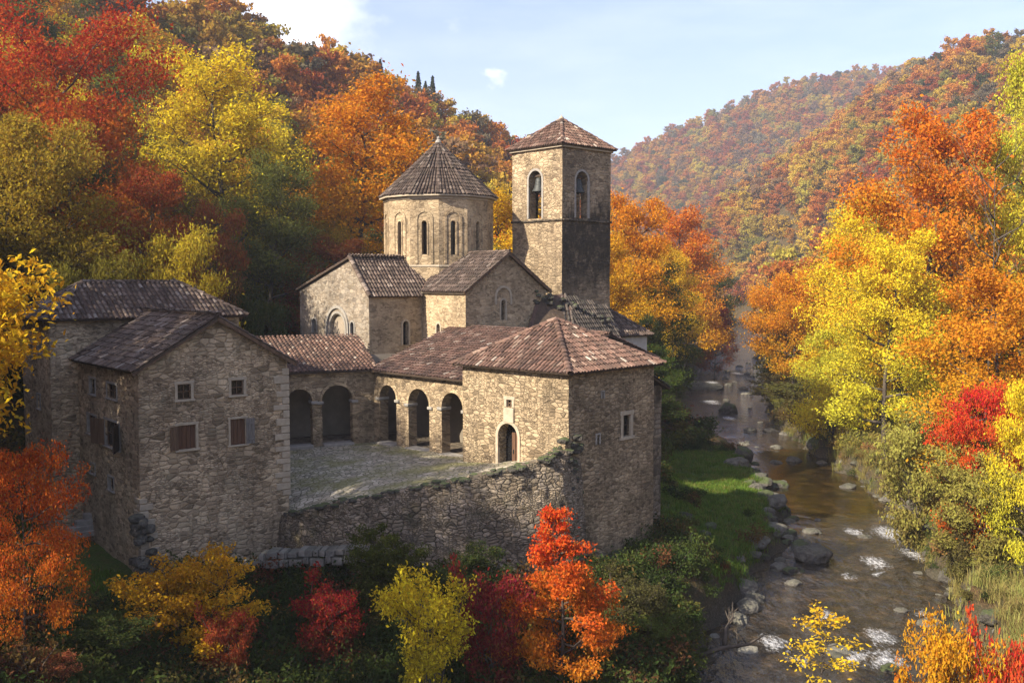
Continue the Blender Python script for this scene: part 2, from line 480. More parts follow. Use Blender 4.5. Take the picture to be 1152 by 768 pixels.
def window(parent, w, r, frame='trim', pane=True, bars=True, t=0.13, shutters=None, inset=0.16, wood='wood', lab=None, sill=True):
    """a framed window: frame stones > pane > bars, shutters"""
    mb = MB(); strip_frame(mb, w, r, t=t, sill=sill)
    f = mb.build('window', M[frame], parent)
    if lab: f['label'] = lab
    a0, z0, a1, z1 = r
    if pane:
        g = MB(); quad_pane(g, w, rect_hole(r), -inset)
        g.build('pane', M['glass'], f)
    if bars:
        g = MB(); bw = 0.045
        for x0, q0, x1, q1 in ((a0, z0, a0 + bw, z1), (a1 - bw, z0, a1, z1), (a0, z1 - bw, a1, z1), (a0, z0, a1, z0 + bw), ((a0 + a1) / 2 - bw / 2, z0, (a0 + a1) / 2 + bw / 2, z1), (a0, (z0 + z1) / 2 - bw / 2, a1, (z0 + z1) / 2 + bw / 2)):
            box_uv(g, w.p((x0 + x1) / 2, (q0 + q1) / 2, -inset + 0.03), w.d, w.n, Z, x1 - x0, 0.05, q1 - q0, (0.5, 0.5))
        g.build('sash', M[wood], f)
    for (side, ang, mat) in (shutters or ()):
        # a board shutter hinged on one jamb, opened by ang degrees
        g = MB(); W = (a1 - a0) * 0.55; H = z1 - z0
        th = math.radians(ang)
        hinge = w.p(a0 if side < 0 else a1, z0, 0.05)
        dx = w.d * (-side * math.cos(th)) + w.n * math.sin(th)
        dn = dx.cross(Z)
        for k in range(3):
            box_uv(g, hinge + dx * (W * (k + 0.5) / 3) + Z * (H / 2), dx, dn, Z, W / 3 - 0.012, 0.04, H, (0.5, 0.5), 0.005)
        for q in (0.18, 0.8):
            box_uv(g, hinge + dx * (W / 2) + Z * (H * q) + dn * 0.032, dx, dn, Z, W * 0.92, 0.03, 0.08, (0.5, 0.5))
        g.build('shutter', M[mat], f)
    return f
# ------------------------------------------------------------------ land form
RIV_D = np.array([-60, 0, 25, 40, 48.9, 60.9, 72, 86, 107, 128, 158, 198, 233, 300, 430, 500, 560, 680, 900, 1500.])
RIV_L = np.array([-8, -2, 4, 7.4, 10.2, 16.4, 20.4, 22.2, 23.4, 23.0, 28.6, 38.5, 47, 66, 98, 76, 40, -60, -300, -560.])
RIV_R = np.array([12, 15, 17.5, 19.6, 23.6, 26.2, 29.9, 31.2, 31.6, 34.0, 41, 51, 58, 78, 111, 90, 54, -46, -286, -546.])
_yy = np.linspace(-60, 1500, 3121)
def _smooth(a, k=9):
    b = np.pad(a, k, mode='edge'); return np.convolve(b, np.ones(2 * k + 1) / (2 * k + 1), mode='valid')
_l, _r = _smooth(np.interp(_yy, RIV_D, RIV_L)), _smooth(np.interp(_yy, RIV_D, RIV_R))
def wav(y): return 0.45 * np.sin(y * 0.61) + 0.35 * np.sin(y * 1.37 + 1) + 0.2 * np.sin(y * 2.9 + 2)
def river_l(y): return np.interp(y, _yy, _l) + wav(y)
def river_r(y): return np.interp(y, _yy, _r) + wav(y + 40)

RIDGES = [
    # (points, radius factor, power)
    ([(-118, -60, 52), (-120, 20, 60), (-112, 90, 62), (-102, 150, 68), (-60, 220, 68), (-41.6, 262, 65), (-25, 292, 63), (-4.6, 322, 58), (20, 352, 50), (58, 392, 42), (95, 425, 26), (112, 445, 16)], 1.95, 1.75),
    ([(105, -60, 42), (108, 40, 46), (125, 110, 50), (150, 200, 58), (190, 300, 80), (225, 430, 117), (219, 460, 121), (224, 520, 127), (223, 580, 131), (203, 650, 103), (173, 720, 71), (143, 770, 42), (119, 805, 18)], 1.8, 1.65),
    ([(720, 1090, 285), (520, 1080, 258), (405, 1050, 235), (338, 1050, 230), (261, 1050, 209), (176, 1050, 173), (109, 1050, 140), (23, 1050, 78), (-80, 1080, 36)], 2.1, 1.5),
]
def h_noise(x, y):
    return (np.sin(x * 0.071 + 1.3 + 1.7 * np.sin(y * 0.031)) * np.sin(y * 0.063 + 0.7 + 1.3 * np.sin(x * 0.027)) * 0.6
            + np.sin(x * 0.173 + y * 0.131 + 2) * np.sin(y * 0.151 - x * 0.09) * 0.3 + np.sin(x * 0.41 + 0.5) * np.sin(y * 0.37 + 1.1) * 0.12)

COMPLEX = [(-25, 46), (-17, 42.5), (-12, 46), (3, 46.5), (9, 52), (9.5, 60), (9, 84), (-8, 88), (-30, 62)]
def poly_dist(x, y, poly):
    d = np.full(x.shape, 1e9); inside = np.zeros(x.shape, bool)
    for i in range(len(poly)):
        ax, ay = poly[i]; bx, by = poly[(i + 1) % len(poly)]
        t = np.clip(((x - ax) * (bx - ax) + (y - ay) * (by - ay)) / ((bx - ax) ** 2 + (by - ay) ** 2), 0, 1)
        d = np.minimum(d, np.hypot(x - ax - t * (bx - ax), y - ay - t * (by - ay)))
        c = ((ay > y) != (by > y)) & (x < (bx - ax) * (y - ay) / (by - ay + 1e-12) + ax)
        inside ^= c
    return np.where(inside, -d, d)
def sstep(a, b, x):
    t = np.clip((x - a) / (b - a), 0, 1); return t * t * (3 - 2 * t)

def height(x, y):
    x = np.asarray(x, float); y = np.asarray(y, float)
    h = np.zeros(np.broadcast(x, y).shape)
    for pts, rf, pw in RIDGES:
        for (a, b) in zip(pts[:-1], pts[1:]):
            L2 = (b[0] - a[0]) ** 2 + (b[1] - a[1]) ** 2
            t = np.clip(((x - a[0]) * (b[0] - a[0]) + (y - a[1]) * (b[1] - a[1])) / L2, 0, 1)
            d = np.hypot(x - a[0] - t * (b[0] - a[0]), y - a[1] - t * (b[1] - a[1]))
            zr = a[2] + (b[2] - a[2]) * t
            h = np.maximum(h, zr * np.clip(1 - d / (zr * rf + 8), 0, 1) ** pw)
    nz = h_noise(x, y)
    h = h + nz * np.clip(h / 14, 0, 1) * 3.2
    dl, dr = river_l(y) - x, x - river_r(y)
    d = np.maximum(dl, dr)
    # left bank: low shelf (the lawn), then the slope; right bank: steep bank
    capl = 0.9 + 0.10 * np.clip(dl, 0, 99) + np.clip(dl - 5, 0, 999) * 0.32 + np.clip(dl - 14, 0, 999) * 0.25 + np.clip(dl - 40, 0, 999) * 1.2
    capr = 0.6 + 1.3 * np.clip(dr, 0, 6) + np.clip(dr - 6, 0, 999) * 0.5 + np.clip(dr - 22, 0, 999) * 1.2
    floor_l = 1.1 + np.clip(y - 36, 0, 9) * 0.26 * sstep(-18, -10, -np.abs(x + 3)) 
    land_l = np.minimum(np.maximum(h, floor_l), capl)
    land_r = np.minimum(np.maximum(h, 2.0 + 0 * h), capr)
    z = np.where(dl > dr, land_l, land_r)
    # the rock shelf under the buildings
    pd = poly_dist(x, y, COMPLEX)
    k = 1 - sstep(-1.0, 5.0, pd)
    z = z * (1 - k) + k * np.maximum(np.minimum(z, 4.6), 3.4)
    # left yard beside the house
    ky = (1 - sstep(3.0, 9.0, np.hypot((x + 22) * 0.8, (y - 47) * 0.7))) * (pd > 0)
    z = z * (1 - ky) + ky * (4.7 + 0.12 * (y - 44))
    z = z + 2.6 * np.exp(-((x + 17) / 5.5) ** 2 - ((y - 28) / 5.5) ** 2)
    z = z + nz * 0.25 + 0.12 * np.sin(x * 1.3 + y * 0.7) * np.sin(y * 1.1 - x * 0.5)
    bank = sstep(-0.2, 1.3, d)
    bed = -0.25 - 0.75 * sstep(0, 3.0, -d) + 0.12 * np.sin(x * 2.1) * np.sin(y * 1.7)
    return np.where(d < 1.3, bed * (1 - bank) + z * bank, z)
def hz(x, y): return float(height(np.array([x]), np.array([y]))[0])

def axis(parts):
    out = [parts[0][0]]
    for a, b, s in parts:
        k = max(1, int(round((b - a) / s))); out += [a + (b - a) * (i + 1) / k for i in range(k)]
    return np.array(out)
xs = axis([(-700, -220, 24), (-220, -60, 5), (-60, -28, 1.3), (-28, 45, 0.7), (45, 75, 1.4), (75, 260, 5), (260, 900, 20)])
ys = axis([(-70, 20, 5), (20, 95, 0.75), (95, 170, 1.5), (170, 480, 5), (480, 1420, 17)])
GX, GY = np.meshgrid(xs, ys)
GZ = height(GX, GY)
nx, ny = len(xs), len(ys)
me = bpy.data.meshes.new('ground')
verts = np.stack([GX.ravel(), GY.ravel(), GZ.ravel()], 1)
ii = (np.arange(ny - 1)[:, None] * nx + np.arange(nx - 1)[None, :]).ravel()
me.from_pydata(verts.tolist(), [], np.stack([ii, ii + 1, ii + nx + 1, ii + nx], 1).tolist())
me.polygons.foreach_set('use_smooth', [True] * len(me.polygons))
dl, dr = river_l(GY) - GX, GX - river_r(GY)
lawn = (sstep(0.8, 2.2, dl) * (1 - sstep(6.5, 9.5, dl)) * sstep(52, 60, GY) * (1 - sstep(88, 100, GY)))
yard = 1 - sstep(2.5, 8.0, np.hypot((GX + 22) * 0.9, (GY - 46) * 0.6))
green = np.clip(lawn + yard * 0.9, 0, 1)
gold = sstep(1.5, 4, dr) * (1 - sstep(9, 16, dr)) * (1 - sstep(110, 130, GY))
rock = (1 - sstep(0.2, 1.4, np.maximum(dl, dr)))
col = np.stack([green.ravel(), gold.ravel(), rock.ravel(), np.ones(nx * ny)], 1).astype(np.float32)
ca = me.color_attributes.new('cover', 'FLOAT_COLOR', 'POINT')
ca.data.foreach_set('color', col.ravel())
m, nt = new_mat('ground_cover'); n = N(nt)
pos = n('ShaderNodeNewGeometry').outputs['Position']
cv = n('ShaderNodeSeparateColor', None, Color=n('ShaderNodeAttribute', {'attribute_name': 'cover'}).outputs['Color'])
f1 = n.noise(pos, 1.1, 7, 0.7); f2 = n.noise(pos, 9.0, 4, 0.7); f3 = n.noise(pos, 0.35, 4, 0.6)
litter = n.ramp(f2, [(0.3, (0.035, 0.024, 0.014)), (0.5, (0.085, 0.05, 0.022)), (0.68, (0.15, 0.085, 0.03))])
litter = n.mix(n.ramp(f1, [(0.42, 0.0), (0.6, 0.8)]), litter, (0.035, 0.042, 0.015))
grass = n.ramp(f2, [(0.28, (0.035, 0.06, 0.012)), (0.55, (0.075, 0.125, 0.022)), (0.75, (0.13, 0.17, 0.04))])
grass = n.mix(n.ramp(f1, [(0.5, 0.0), (0.64, 0.7)]), grass, (0.11, 0.085, 0.035))
dry = n.ramp(f2, [(0.28, (0.1, 0.075, 0.025)), (0.55, (0.2, 0.16, 0.05)), (0.75, (0.28, 0.24, 0.08))])
dry = n.mix(n.ramp(f3, [(0.45, 0.0), (0.6, 0.8)]), dry, (0.06, 0.075, 0.02))
stony = n.ramp(f2, [(0.3, (0.03, 0.028, 0.02)), (0.55, (0.075, 0.066, 0.048)), (0.75, (0.14, 0.125, 0.1))])
c = n.mix(cv.outputs[0], litter, grass)
c = n.mix(cv.outputs[1], c, dry)
c = n.mix(cv.outputs[2], c, stony)
bp = n('ShaderNodeBump', None, Height=n.math('ADD', f1, n.math('MULTIPLY', f2, 0.5)), Strength=0.9, Distance=0.25)
b = n('ShaderNodeBsdfPrincipled', None, Base_Color=c, Roughness=0.95, Normal=bp.outputs[0])
b.inputs['Specular IOR Level'].default_value = 0.15
n.out(b.outputs[0])
me.materials.append(m)
tag(link(bpy.data.objects.new('ground', me)), kind='structure')

# ------------------------------------------------------------------ water
wy = axis([(-60, 20, 4), (20, 130, 0.8), (130, 300, 3), (300, 900, 15)])
wv, wf = [], []
NW = 22
for y in wy:
    a, b_ = float(river_l(np.array([y]))[0]) - 1.6, float(river_r(np.array([y]))[0]) + 1.6
    for k in range(NW): wv.append((a + (b_ - a) * k / (NW - 1), float(y), 0.0))
for j in range(len(wy) - 1):
    for k in range(NW - 1): wf.append([j * NW + k, j * NW + k + 1, (j + 1) * NW + k + 1, (j + 1) * NW + k])
me = bpy.data.meshes.new('river_water'); me.from_pydata(wv, [], wf)
me.polygons.foreach_set('use_smooth', [True] * len(me.polygons))
# broken water: where the bed drops over stones
FOAM = [(1003, 600, 26), (985, 632, 20), (1030, 622, 22), (955, 648, 12), (960, 598, 14), (990, 715, 22), (1000, 742, 26), (960, 740, 20), (900, 742, 16), (870, 722, 22), (800, 452, 16), (820, 470, 12), (800, 430, 14), (830, 420, 12), (985, 645, 10), (930, 692, 18), (1040, 690, 14)]
fa = np.zeros(len(wv), np.float32); W = np.array(wv)
for (u, v, r) in FOAM:
    p = onz(u, v, 0.0); rr = r / F * p.y
    fa = np.maximum(fa, np.exp(-((W[:, 0] - p.x) / (rr * 1.1)) ** 2 - ((W[:, 1] - p.y) / (rr * 2.2)) ** 2))
at_ = me.attributes.new('foam', 'FLOAT', 'POINT'); at_.data.foreach_set('value', fa.astype(np.float32))
m, nt = new_mat('river_water'); n = N(nt)
pos = n('ShaderNodeNewGeometry').outputs['Position']
mp = n('ShaderNodeMapping', None, Vector=pos, Rotation=(0, 0, math.radians(14)), Scale=(1.0, 0.55, 1)).outputs[0]
w1 = n.noise(mp, 0.7, 5, 0.62); w2 = n.noise(mp, 3.2, 4, 0.65)
foam = n('ShaderNodeAttribute', {'attribute_name': 'foam'}).outputs['Fac']
fn = n.noise(n('ShaderNodeMapping', None, Vector=pos, Rotation=(0, 0, math.radians(24)), Scale=(2.4, 1.0, 1)).outputs[0], 2.6, 8, 0.78)
fm = n.ramp(n.math('ADD', n.math('MULTIPLY', foam, 0.36), n.math('MULTIPLY', fn, 0.6)), [(0.53, 0.0), (0.7, 0.9)])
bedc = n.ramp(n.noise(pos, 0.8, 6, 0.7), [(0.3, (0.005, 0.004, 0.002)), (0.5, (0.02, 0.013, 0.004)), (0.72, (0.085, 0.05, 0.013))])
yy_ = n('ShaderNodeSeparateXYZ', None, Vector=pos).outputs[1]
yy_ = n.math('ADD', yy_, n.math('MULTIPLY', n.math('ADD', n.noise(pos, 0.12, 3, 0.6), -0.5), 30.0))
calm = n.ramp(n.math('DIVIDE', yy_, 200.0), [(0.3, 1.0), (0.37, 0.1), (0.5, 0.1), (0.6, 1.0)])   # the pool between two riffles
sky_sheen = n.noise(n('ShaderNodeMapping', None, Vector=pos, Rotation=(0, 0, math.radians(20)), Scale=(1.6, 0.6, 1)).outputs[0], 1.5, 8, 0.75)
sky_sheen = n.math('MULTIPLY', n.ramp(sky_sheen, [(0.45, 0.0), (0.75, 0.14)]), calm)   # sky sheen of the broken riffles, painted into the colour as pale streaks
bedc = n.mix(sky_sheen, bedc, (0.3, 0.34, 0.39))
colr = n.mix(fm, bedc, (0.75, 0.77, 0.8))
hgt = n.math('ADD', n.math('MULTIPLY', w1, 1.0), n.math('MULTIPLY', w2, n.math('ADD', n.math('MULTIPLY', foam, 1.2), 0.3)))
bp = n('ShaderNodeBump', None, Height=n.math('MULTIPLY', hgt, calm), Strength=1.0, Distance=0.5)
b = n('ShaderNodeBsdfPrincipled', None, Base_Color=colr, Roughness=n.math('ADD', n.math('MULTIPLY', fm, 0.5), 0.035), Normal=bp.outputs[0])
b.inputs['IOR'].default_value = 1.45
b.inputs['Specular IOR Level'].default_value = 0.75
n.out(b.outputs[0])
me.materials.append(m)
tag(link(bpy.data.objects.new('river_water', me)), kind='structure')
# ------------------------------------------------------------------ plan directions
A40 = math.radians(40)
T, Bk = V(math.cos(A40), math.sin(A40), 0), V(-math.sin(A40), math.cos(A40), 0)   # along the fronts / away from the viewer
FRONT = -Bk

def xy(p): return (p[0], p[1])

def gable_points(w, z0, ze, zp, frac=0.5): return [(0, z0), (w.L, z0), (w.L, ze), (w.L * frac, zp), (0, ze)]

# ================================================================== the gabled house
HP = V(-16.92, 44.0, 0); HW, HL = 7.4, 9.3
hq = [HP, HP + T * HW, HP + T * HW + Bk * HL, HP + Bk * HL]
house = thing('gabled_stone_house', 'gabled rubble stone house with shuttered windows standing left of the cobbled courtyard', 'house', (HP.x, HP.y, 4.5))
ZE, ZP = 13.95, 16.15
wf_, wr, wb, wl = Wall(hq[0], hq[1]), Wall(hq[1], hq[2]), Wall(hq[2], hq[3]), Wall(hq[3], hq[0])
front_w = [wf_.rect(199.5, 432, 214.5, 449), wf_.rect(260, 427.5, 274, 444), wf_.rect(200, 478, 220, 505), wf_.rect(259, 471, 276, 500)]
left_w = [wl.rect(101, 426, 107, 443), wl.rect(120.5, 432, 131, 448), wl.rect(98.5, 467, 108, 488), wl.rect(118, 474, 134, 503), wl.rect(102.5, 522, 107, 532), wl.rect(122, 537, 128, 551)]
mb = MB()
wf_.panel(mb, gable_points(wf_, 2.5, ZE, ZP), [rect_hole(r) for r in front_w], amp=0.7, reveal=0.35)
wl.panel(mb, [(0, 3.0), (wl.L, 2.5), (wl.L, ZE), (0, ZE)], [rect_hole(r) for r in left_w], amp=0.7, reveal=0.35, uoff=20)
wr.panel(mb, [(0, 3.5), (wr.L, 3.5), (wr.L, ZE), (0, ZE)], amp=0.7, uoff=40)
wb.panel(mb, gable_points(wb, 3.5, ZE, ZP), amp=0.7, uoff=60)
mb.build('wall', M['stone_house'], house)
window(house, wf_, front_w[0], t=0.13)
window(house, wf_, front_w[1], t=0.13)
window(house, wf_, front_w[2], t=0.12, wood='wood_red', shutters=[(-1, 160, 'wood')], lab='lower window with brown shutter folded open')
window(house, wf_, front_w[3], t=0.1, wood='wood_red', shutters=[(1, 168, 'wood_grey')], lab='lower window with grey shutter folded open')
for i, r in enumerate(left_w):
    window(house, wl, r, frame='trim_grey', t=0.1, bars=i in (1, 2, 3), shutters=[(-1, 165, 'wood'), (1, 150, 'wood_dark')] if i == 3 else None)
# boards nailed as half closed leaves in the two lower front windows
for r, mat in ((front_w[2], 'wood_red'), (front_w[3], 'wood_red')):
    g = MB(); a0, z0, a1, z1 = r
    for k in range(4):
        x0 = a0 + (a1 - a0) * k / 4
        box_uv(g, wf_.p(x0 + (a1 - a0) / 8, (z0 + z1) / 2, -0.09), wf_.d, wf_.n, Z, (a1 - a0) / 4 - 0.015, 0.04, z1 - z0 - 0.05, (0.5, 0.5))
    g.build('closed_shutter', M[mat], house)
# corner stones
g = MB()
def quoins(g, w1, at_end, z0, z1, rnd, other):
    z = z0; k = 0
    while z < z1 - 0.2:
        h = rnd.uniform(0.26, 0.42)
        a, b_ = (0.75, 0.4) if k % 2 else (0.42, 0.7)
        a *= rnd.uniform(0.8, 1.15); b_ *= rnd.uniform(0.8, 1.15)
        c0 = w1.p(w1.L if at_end else 0, z + h / 2)
        d1 = -w1.d if at_end else w1.d
        d2 = other
        c = c0 + d1 * (a / 2 - 0.07) + d2 * (b_ / 2 - 0.07)
        box_uv(g, c, d1, d2, Z, a, b_, h - 0.025, None, 0.025)
        z += h; k += 1
rq = random.Random(3)
quoins(g, wf_, True, 7.2, ZE - 0.2, rq, Bk)
quoins(g, wf_, False, 4.2, 8.2, rq, Bk)
g.build('corner_stones', M['trim'], house)
OV = 0.35
def eave(p, ext, z): q = p + ext; return V(q.x, q.y, z)
sl = (ZP - ZE) / (HW / 2)
fr, bk = FRONT * 0.35, Bk * 0.1
R = Roof()
mid0, mid1 = HP + T * (HW / 2), hq[3] + T * (HW / 2)
pz = ZP + 0.14
R.face([eave(hq[3], -T * OV + bk, ZE - OV * sl + 0.14), eave(hq[0], -T * OV + fr, ZE - OV * sl + 0.14), eave(mid0, fr, pz), eave(mid1, bk, pz)])
R.face([eave(hq[1], T * OV + fr, ZE - OV * sl + 0.14), eave(hq[2], T * OV + bk, ZE - OV * sl + 0.14), eave(mid1, bk, pz), eave(mid0, fr, pz)])
R.ridge(eave(mid0, fr, pz + 0.03), eave(mid1, bk, pz + 0.03))
ro = R.build(house, 'tile_grey')
g = MB()
for s, q in ((-1, hq[0]), (1, hq[1])):  # verge boards of the gable
    a = eave(q, T * (s * OV) + fr * 0.92, ZE - OV * sl + 0.03); b_ = eave(mid0, fr * 0.92, pz - 0.11)
    d = (b_ - a); Ld = d.length; d.normalize()
    box_uv(g, (a + b_) / 2 + FRONT * (0.004 * s), d, FRONT, d.cross(FRONT), Ld, 0.05, 0.16, (0.5, 0.5))
g.build('verge_boards', M['wood'], ro)
# sloping stone foot (battered plinth) of the house corner and front
def rubble(mb, spots, rnd, flat=0.7):
    for (p, r) in spots:
        bm = bmesh.new(); bmesh.ops.create_icosphere(bm, subdivisions=2, radius=1.0)
        s = V(rnd.uniform(0.75, 1.3), rnd.uniform(0.75, 1.2), rnd.uniform(0.55, 0.85) * flat / 0.7)
        o = V(rnd.uniform(0, 99), rnd.uniform(0, 99), rnd.uniform(0, 99)); rot = Matrix.Rotation(rnd.uniform(0, 6.28), 3, 'Z')
        for v in bm.verts:
            q = v.co.copy(); m_ = max(abs(q.x), abs(q.y), abs(q.z)); q = q * (0.55 + 0.45 / m_ * 0.8)
            q += noise.noise_vector(v.co * 1.3 + o) * 0.28
            v.co = rot @ V(q.x * s.x, q.y * s.y, q.z * s.z) * r + p
        mb.add([v.co for v in bm.verts], [[v.index for v in f.verts] for f in bm.faces], (rnd.random(), rnd.random()))
        bm.free()
def rock_mat(name, c1, c2, c3, moss=0.4, wet=0.0):
    m, nt = new_mat(name); n = N(nt)
    pos = n('ShaderNodeNewGeometry').outputs['Position']; nor = n('ShaderNodeNewGeometry').outputs['Normal']
    rnd = n('ShaderNodeObjectInfo').outputs['Random']
    uvx = n('ShaderNodeSeparateXYZ', None, Vector=n('ShaderNodeTexCoord').outputs['UV']).outputs[0]
    f = n.noise(pos, 2.6, 8, 0.68)
    c = n.ramp(f, [(0.3, c1), (0.5, c2), (0.72, c3)])
    c = n.mix(0.8, c, n.ramp(n.math('FRACT', n.math('ADD', rnd, uvx)), [(0.0, 0.55), (1.0, 1.3)]), 'MULTIPLY')
    nzz = n('ShaderNodeSeparateXYZ', None, Vector=nor).outputs[2]
    ms = n.math('MULTIPLY', n.ramp(n.math('ADD', n.math('MULTIPLY', nzz, 0.3), n.noise(pos, 1.3, 5, 0.7)), [(0.62, 0.0), (0.76, 1.0)]), moss)
    c = n.mix(ms, c, (0.06, 0.08, 0.02))
    bp = n('ShaderNodeBump', None, Height=n.math('ADD', f, n.math('MULTIPLY', n.noise(pos, 14, 4, 0.7), 0.3)), Strength=1.0, Distance=0.2)
    b = n('ShaderNodeBsdfPrincipled', None, Base_Color=c, Roughness=0.85 - wet * 0.4, Normal=bp.outputs[0])
    n.out(b.outputs[0]); return m
M['rock'] = rock_mat('river_rock', (0.045, 0.04, 0.033), (0.11, 0.1, 0.084), (0.2, 0.185, 0.155), 0.22)
M['rock_dark'] = rock_mat('mossy_rock', (0.03, 0.027, 0.022), (0.065, 0.058, 0.048), (0.125, 0.115, 0.095), 0.9)
M['rock_pale'] = rock_mat('pale_block', (0.15, 0.135, 0.112), (0.25, 0.23, 0.195), (0.36, 0.335, 0.29), 0.3)
rq = random.Random(12)
g = MB(); sp = []
for k in range(44):   # rough blocks at the near corner
    z = rq.uniform(3.6, 7.4); spread = (7.6 - z) / 4.0
    s = rq.uniform(-0.5, 2.0 * spread) if rq.random() < 0.6 else -0.1
    p = HP + (T * s if rq.random() < 0.6 else Bk * s) + FRONT * (0.12 + 0.35 * spread * rq.random()) - T * 0.1
    sp.append((V(p.x, p.y, z), rq.uniform(0.18, 0.34)))
rubble(g, sp, rq); g.build('rubble_foot', M['rock'], house)

# ================================================================== the tall hipped house behind
BP = V(-23.7, 50.0, 0); BW, BD = 10.25, 5.4
bq = [BP, BP + T * BW, BP + T * BW + Bk * BD, BP + Bk * BD]
back = thing('hipped_stone_house', 'tall stone house with grey hipped tile roof behind the gabled house', 'house', (BP.x, BP.y, 4.5))
BE, BPK = 16.1, 17.75
w0, w1, w2, w3 = Wall(bq[0], bq[1]), Wall(bq[1], bq[2]), Wall(bq[2], bq[3]), Wall(bq[3], bq[0])
holes = [w3.rect(43, 383, 46.5, 397), w3.rect(42, 444, 45, 459)]
mb = MB()
w0.panel(mb, [(0, 2.5), (w0.L, 2.5), (w0.L, BE), (0, BE)], step=0.5, amp=0.8)
w1.panel(mb, [(0, 2.5), (w1.L, 2.5), (w1.L, BE), (0, BE)], step=0.5, amp=0.8, uoff=20)
w2.panel(mb, [(0, 2.5), (w2.L, 2.5), (w2.L, BE), (0, BE)], step=0.6, amp=0.8, uoff=40)
w3.panel(mb, [(0, 2.5), (w3.L, 2.5), (w3.L, BE), (0, BE)], [rect_hole(h) for h in holes], step=0.5, amp=0.8, uoff=60)
mb.build('wall', M['stone_house'], back)
for h in holes: window(back, w3, h, frame='trim_grey', t=0.09, bars=False)
R = Roof(); o_ = 0.42; s_ = (BPK - BE) / (BD / 2)
ze = BE - o_ * s_ + 0.12; zr = BPK + 0.12
c = [bq[0] - T * o_ - Bk * o_, bq[1] + T * o_ - Bk * o_, bq[2] + T * o_ + Bk * o_, bq[3] - T * o_ + Bk * o_]
c = [V(p.x, p.y, ze) for p in c]
r0 = BP + T * (BD / 2 - 0.2) + Bk * (BD / 2); r1 = BP + T * (BW - BD / 2 + 0.2) + Bk * (BD / 2)
r0, r1 = V(r0.x, r0.y, zr), V(r1.x, r1.y, zr)
R.face([c[0], c[1], r1, r0]); R.face([c[1], c[2], r1]); R.face([c[2], c[3], r0, r1]); R.face([c[3], c[0], r0])
for a, b_ in ((c[0], r0), (c[1], r1), (c[2], r1), (c[3], r0), (r0, r1)): R.ridge(a, b_)
R.build(back, 'tile_grey')

# ================================================================== church
S0 = V(-3.22, 68.0, 0); hw = 3.74
C0 = S0 + T * hw + Bk * (5.28 + hw)           # crossing centre
def cp(t, nn, z=0.0): q = C0 + T * t - Bk * nn; return V(q.x, q.y, z)   # church coordinates: t along, nn towards the viewer
church = thing('domed_stone_church', 'cross shaped stone church with twelve sided drum and ribbed tile cone roof', 'church', (C0.x, C0.y, 8.0))
SE_, SP_ = 17.25, 19.85      # south arm eave / peak
WE_, WP_ = 17.0, 19.5        # west arm
ns, tw_ = hw + 5.28, -(hw + 4.57)
south = Wall(cp(-hw, ns), cp(hw, ns)); southw = Wall(cp(-hw, hw), cp(-hw, ns)); southe = Wall(cp(hw, ns), cp(hw, -hw))
wests = Wall(cp(tw_, hw), cp(-hw, hw)); NB = hw - 10.2
westw = Wall(cp(tw_, NB), cp(tw_, hw)); northw = Wall(cp(0, NB), cp(tw_, NB))
def slit(w, u0, v0, u1, v1):
    r = w.rect(u0, v0, u1, v1); return arch_hole(r[0], r[2], r[1], r[3], 8), r
h1, r1_ = slit(south, 563.5, 337, 568.5, 360)
h2, r2_ = slit(wests, 453, 361, 459.5, 388)
h3, r3_ = slit(southw, 491.5, 364, 495.5, 375)
h4, r4_ = slit(westw, 351.5, 358, 356, 374); h5, r5_ = slit(westw, 394.5, 362, 398.5, 377)
hB, rB = slit(westw, 372, 353, 388, 392)
mb = MB()
south.panel(mb, gable_points(south, 11, SE_, SP_), [h1], amp=0.5, reveal=0.5)
southw.panel(mb, [(0, 11), (southw.L, 11), (southw.L, SE_), (0, SE_)], [h3], amp=0.5, reveal=0.5, uoff=20)
southe.panel(mb, [(0, 9), (southe.L, 9), (southe.L, SE_), (0, SE_)], amp=0.5, uoff=40, step=0.6)
wests.panel(mb, [(0, 11), (wests.L, 11), (wests.L, WE_), (0, WE_)], [h2], amp=0.5, reveal=0.5, uoff=60)
northw.panel(mb, [(0, 8), (northw.L, 8), (northw.L, 17.2), (0, 17.2)], amp=0.5, step=0.7, uoff=80)
mb.build('wall', M['stone_church'], church)
mb = MB()
fr_ = 1 - 2.4 / 10.2
westw.panel(mb, [(0, 9), (westw.L, 9), (westw.L, WE_), (westw.L * fr_, WP_), (0, 17.2)], [h4, h5, hB], amp=0.5, reveal=0.3)
mb.build('west_wall', M['stone_grey'], church)
for w, h, r, band in ((south, h1, r1_, 1), (wests, h2, r2_, 0), (southw, h3, r3_, 0), (westw, h4, r4_, 0), (westw, h5, r5_, 0)):
    g = MB(); quad_pane(g, w, h, -0.4)
    pn = g.build('window', M['glass'], church)
    g = MB()
    arch_band(g, w, r[0], r[2], r[1], r[3], t=0.12, proud=0.055)
    if band: arch_band(g, w, r[0] - 0.42, r[2] + 0.42, r[3] - 0.35, r[3] + 0.85, t=0.16, proud=0.08, legs=True)
    g.build('surround', M['trim_grey' if w is westw else 'trim'], pn)
# blocked arch on the west wall
g = MB(); quad_pane(g, westw, hB, -0.22); nb = g.build('blind_arch', M['stone_grey'], church)
g = MB()
arch_band(g, westw, rB[0] - 0.05, rB[2] + 0.05, rB[1], rB[3] + 0.05, t=0.16, proud=0.07)
arch_band(g, westw, rB[0] - 0.42, rB[2] + 0.42, rB[1], rB[3] + 0.42, t=0.2, proud=0.13)
g.build('moulding', M['trim_grey'], nb)
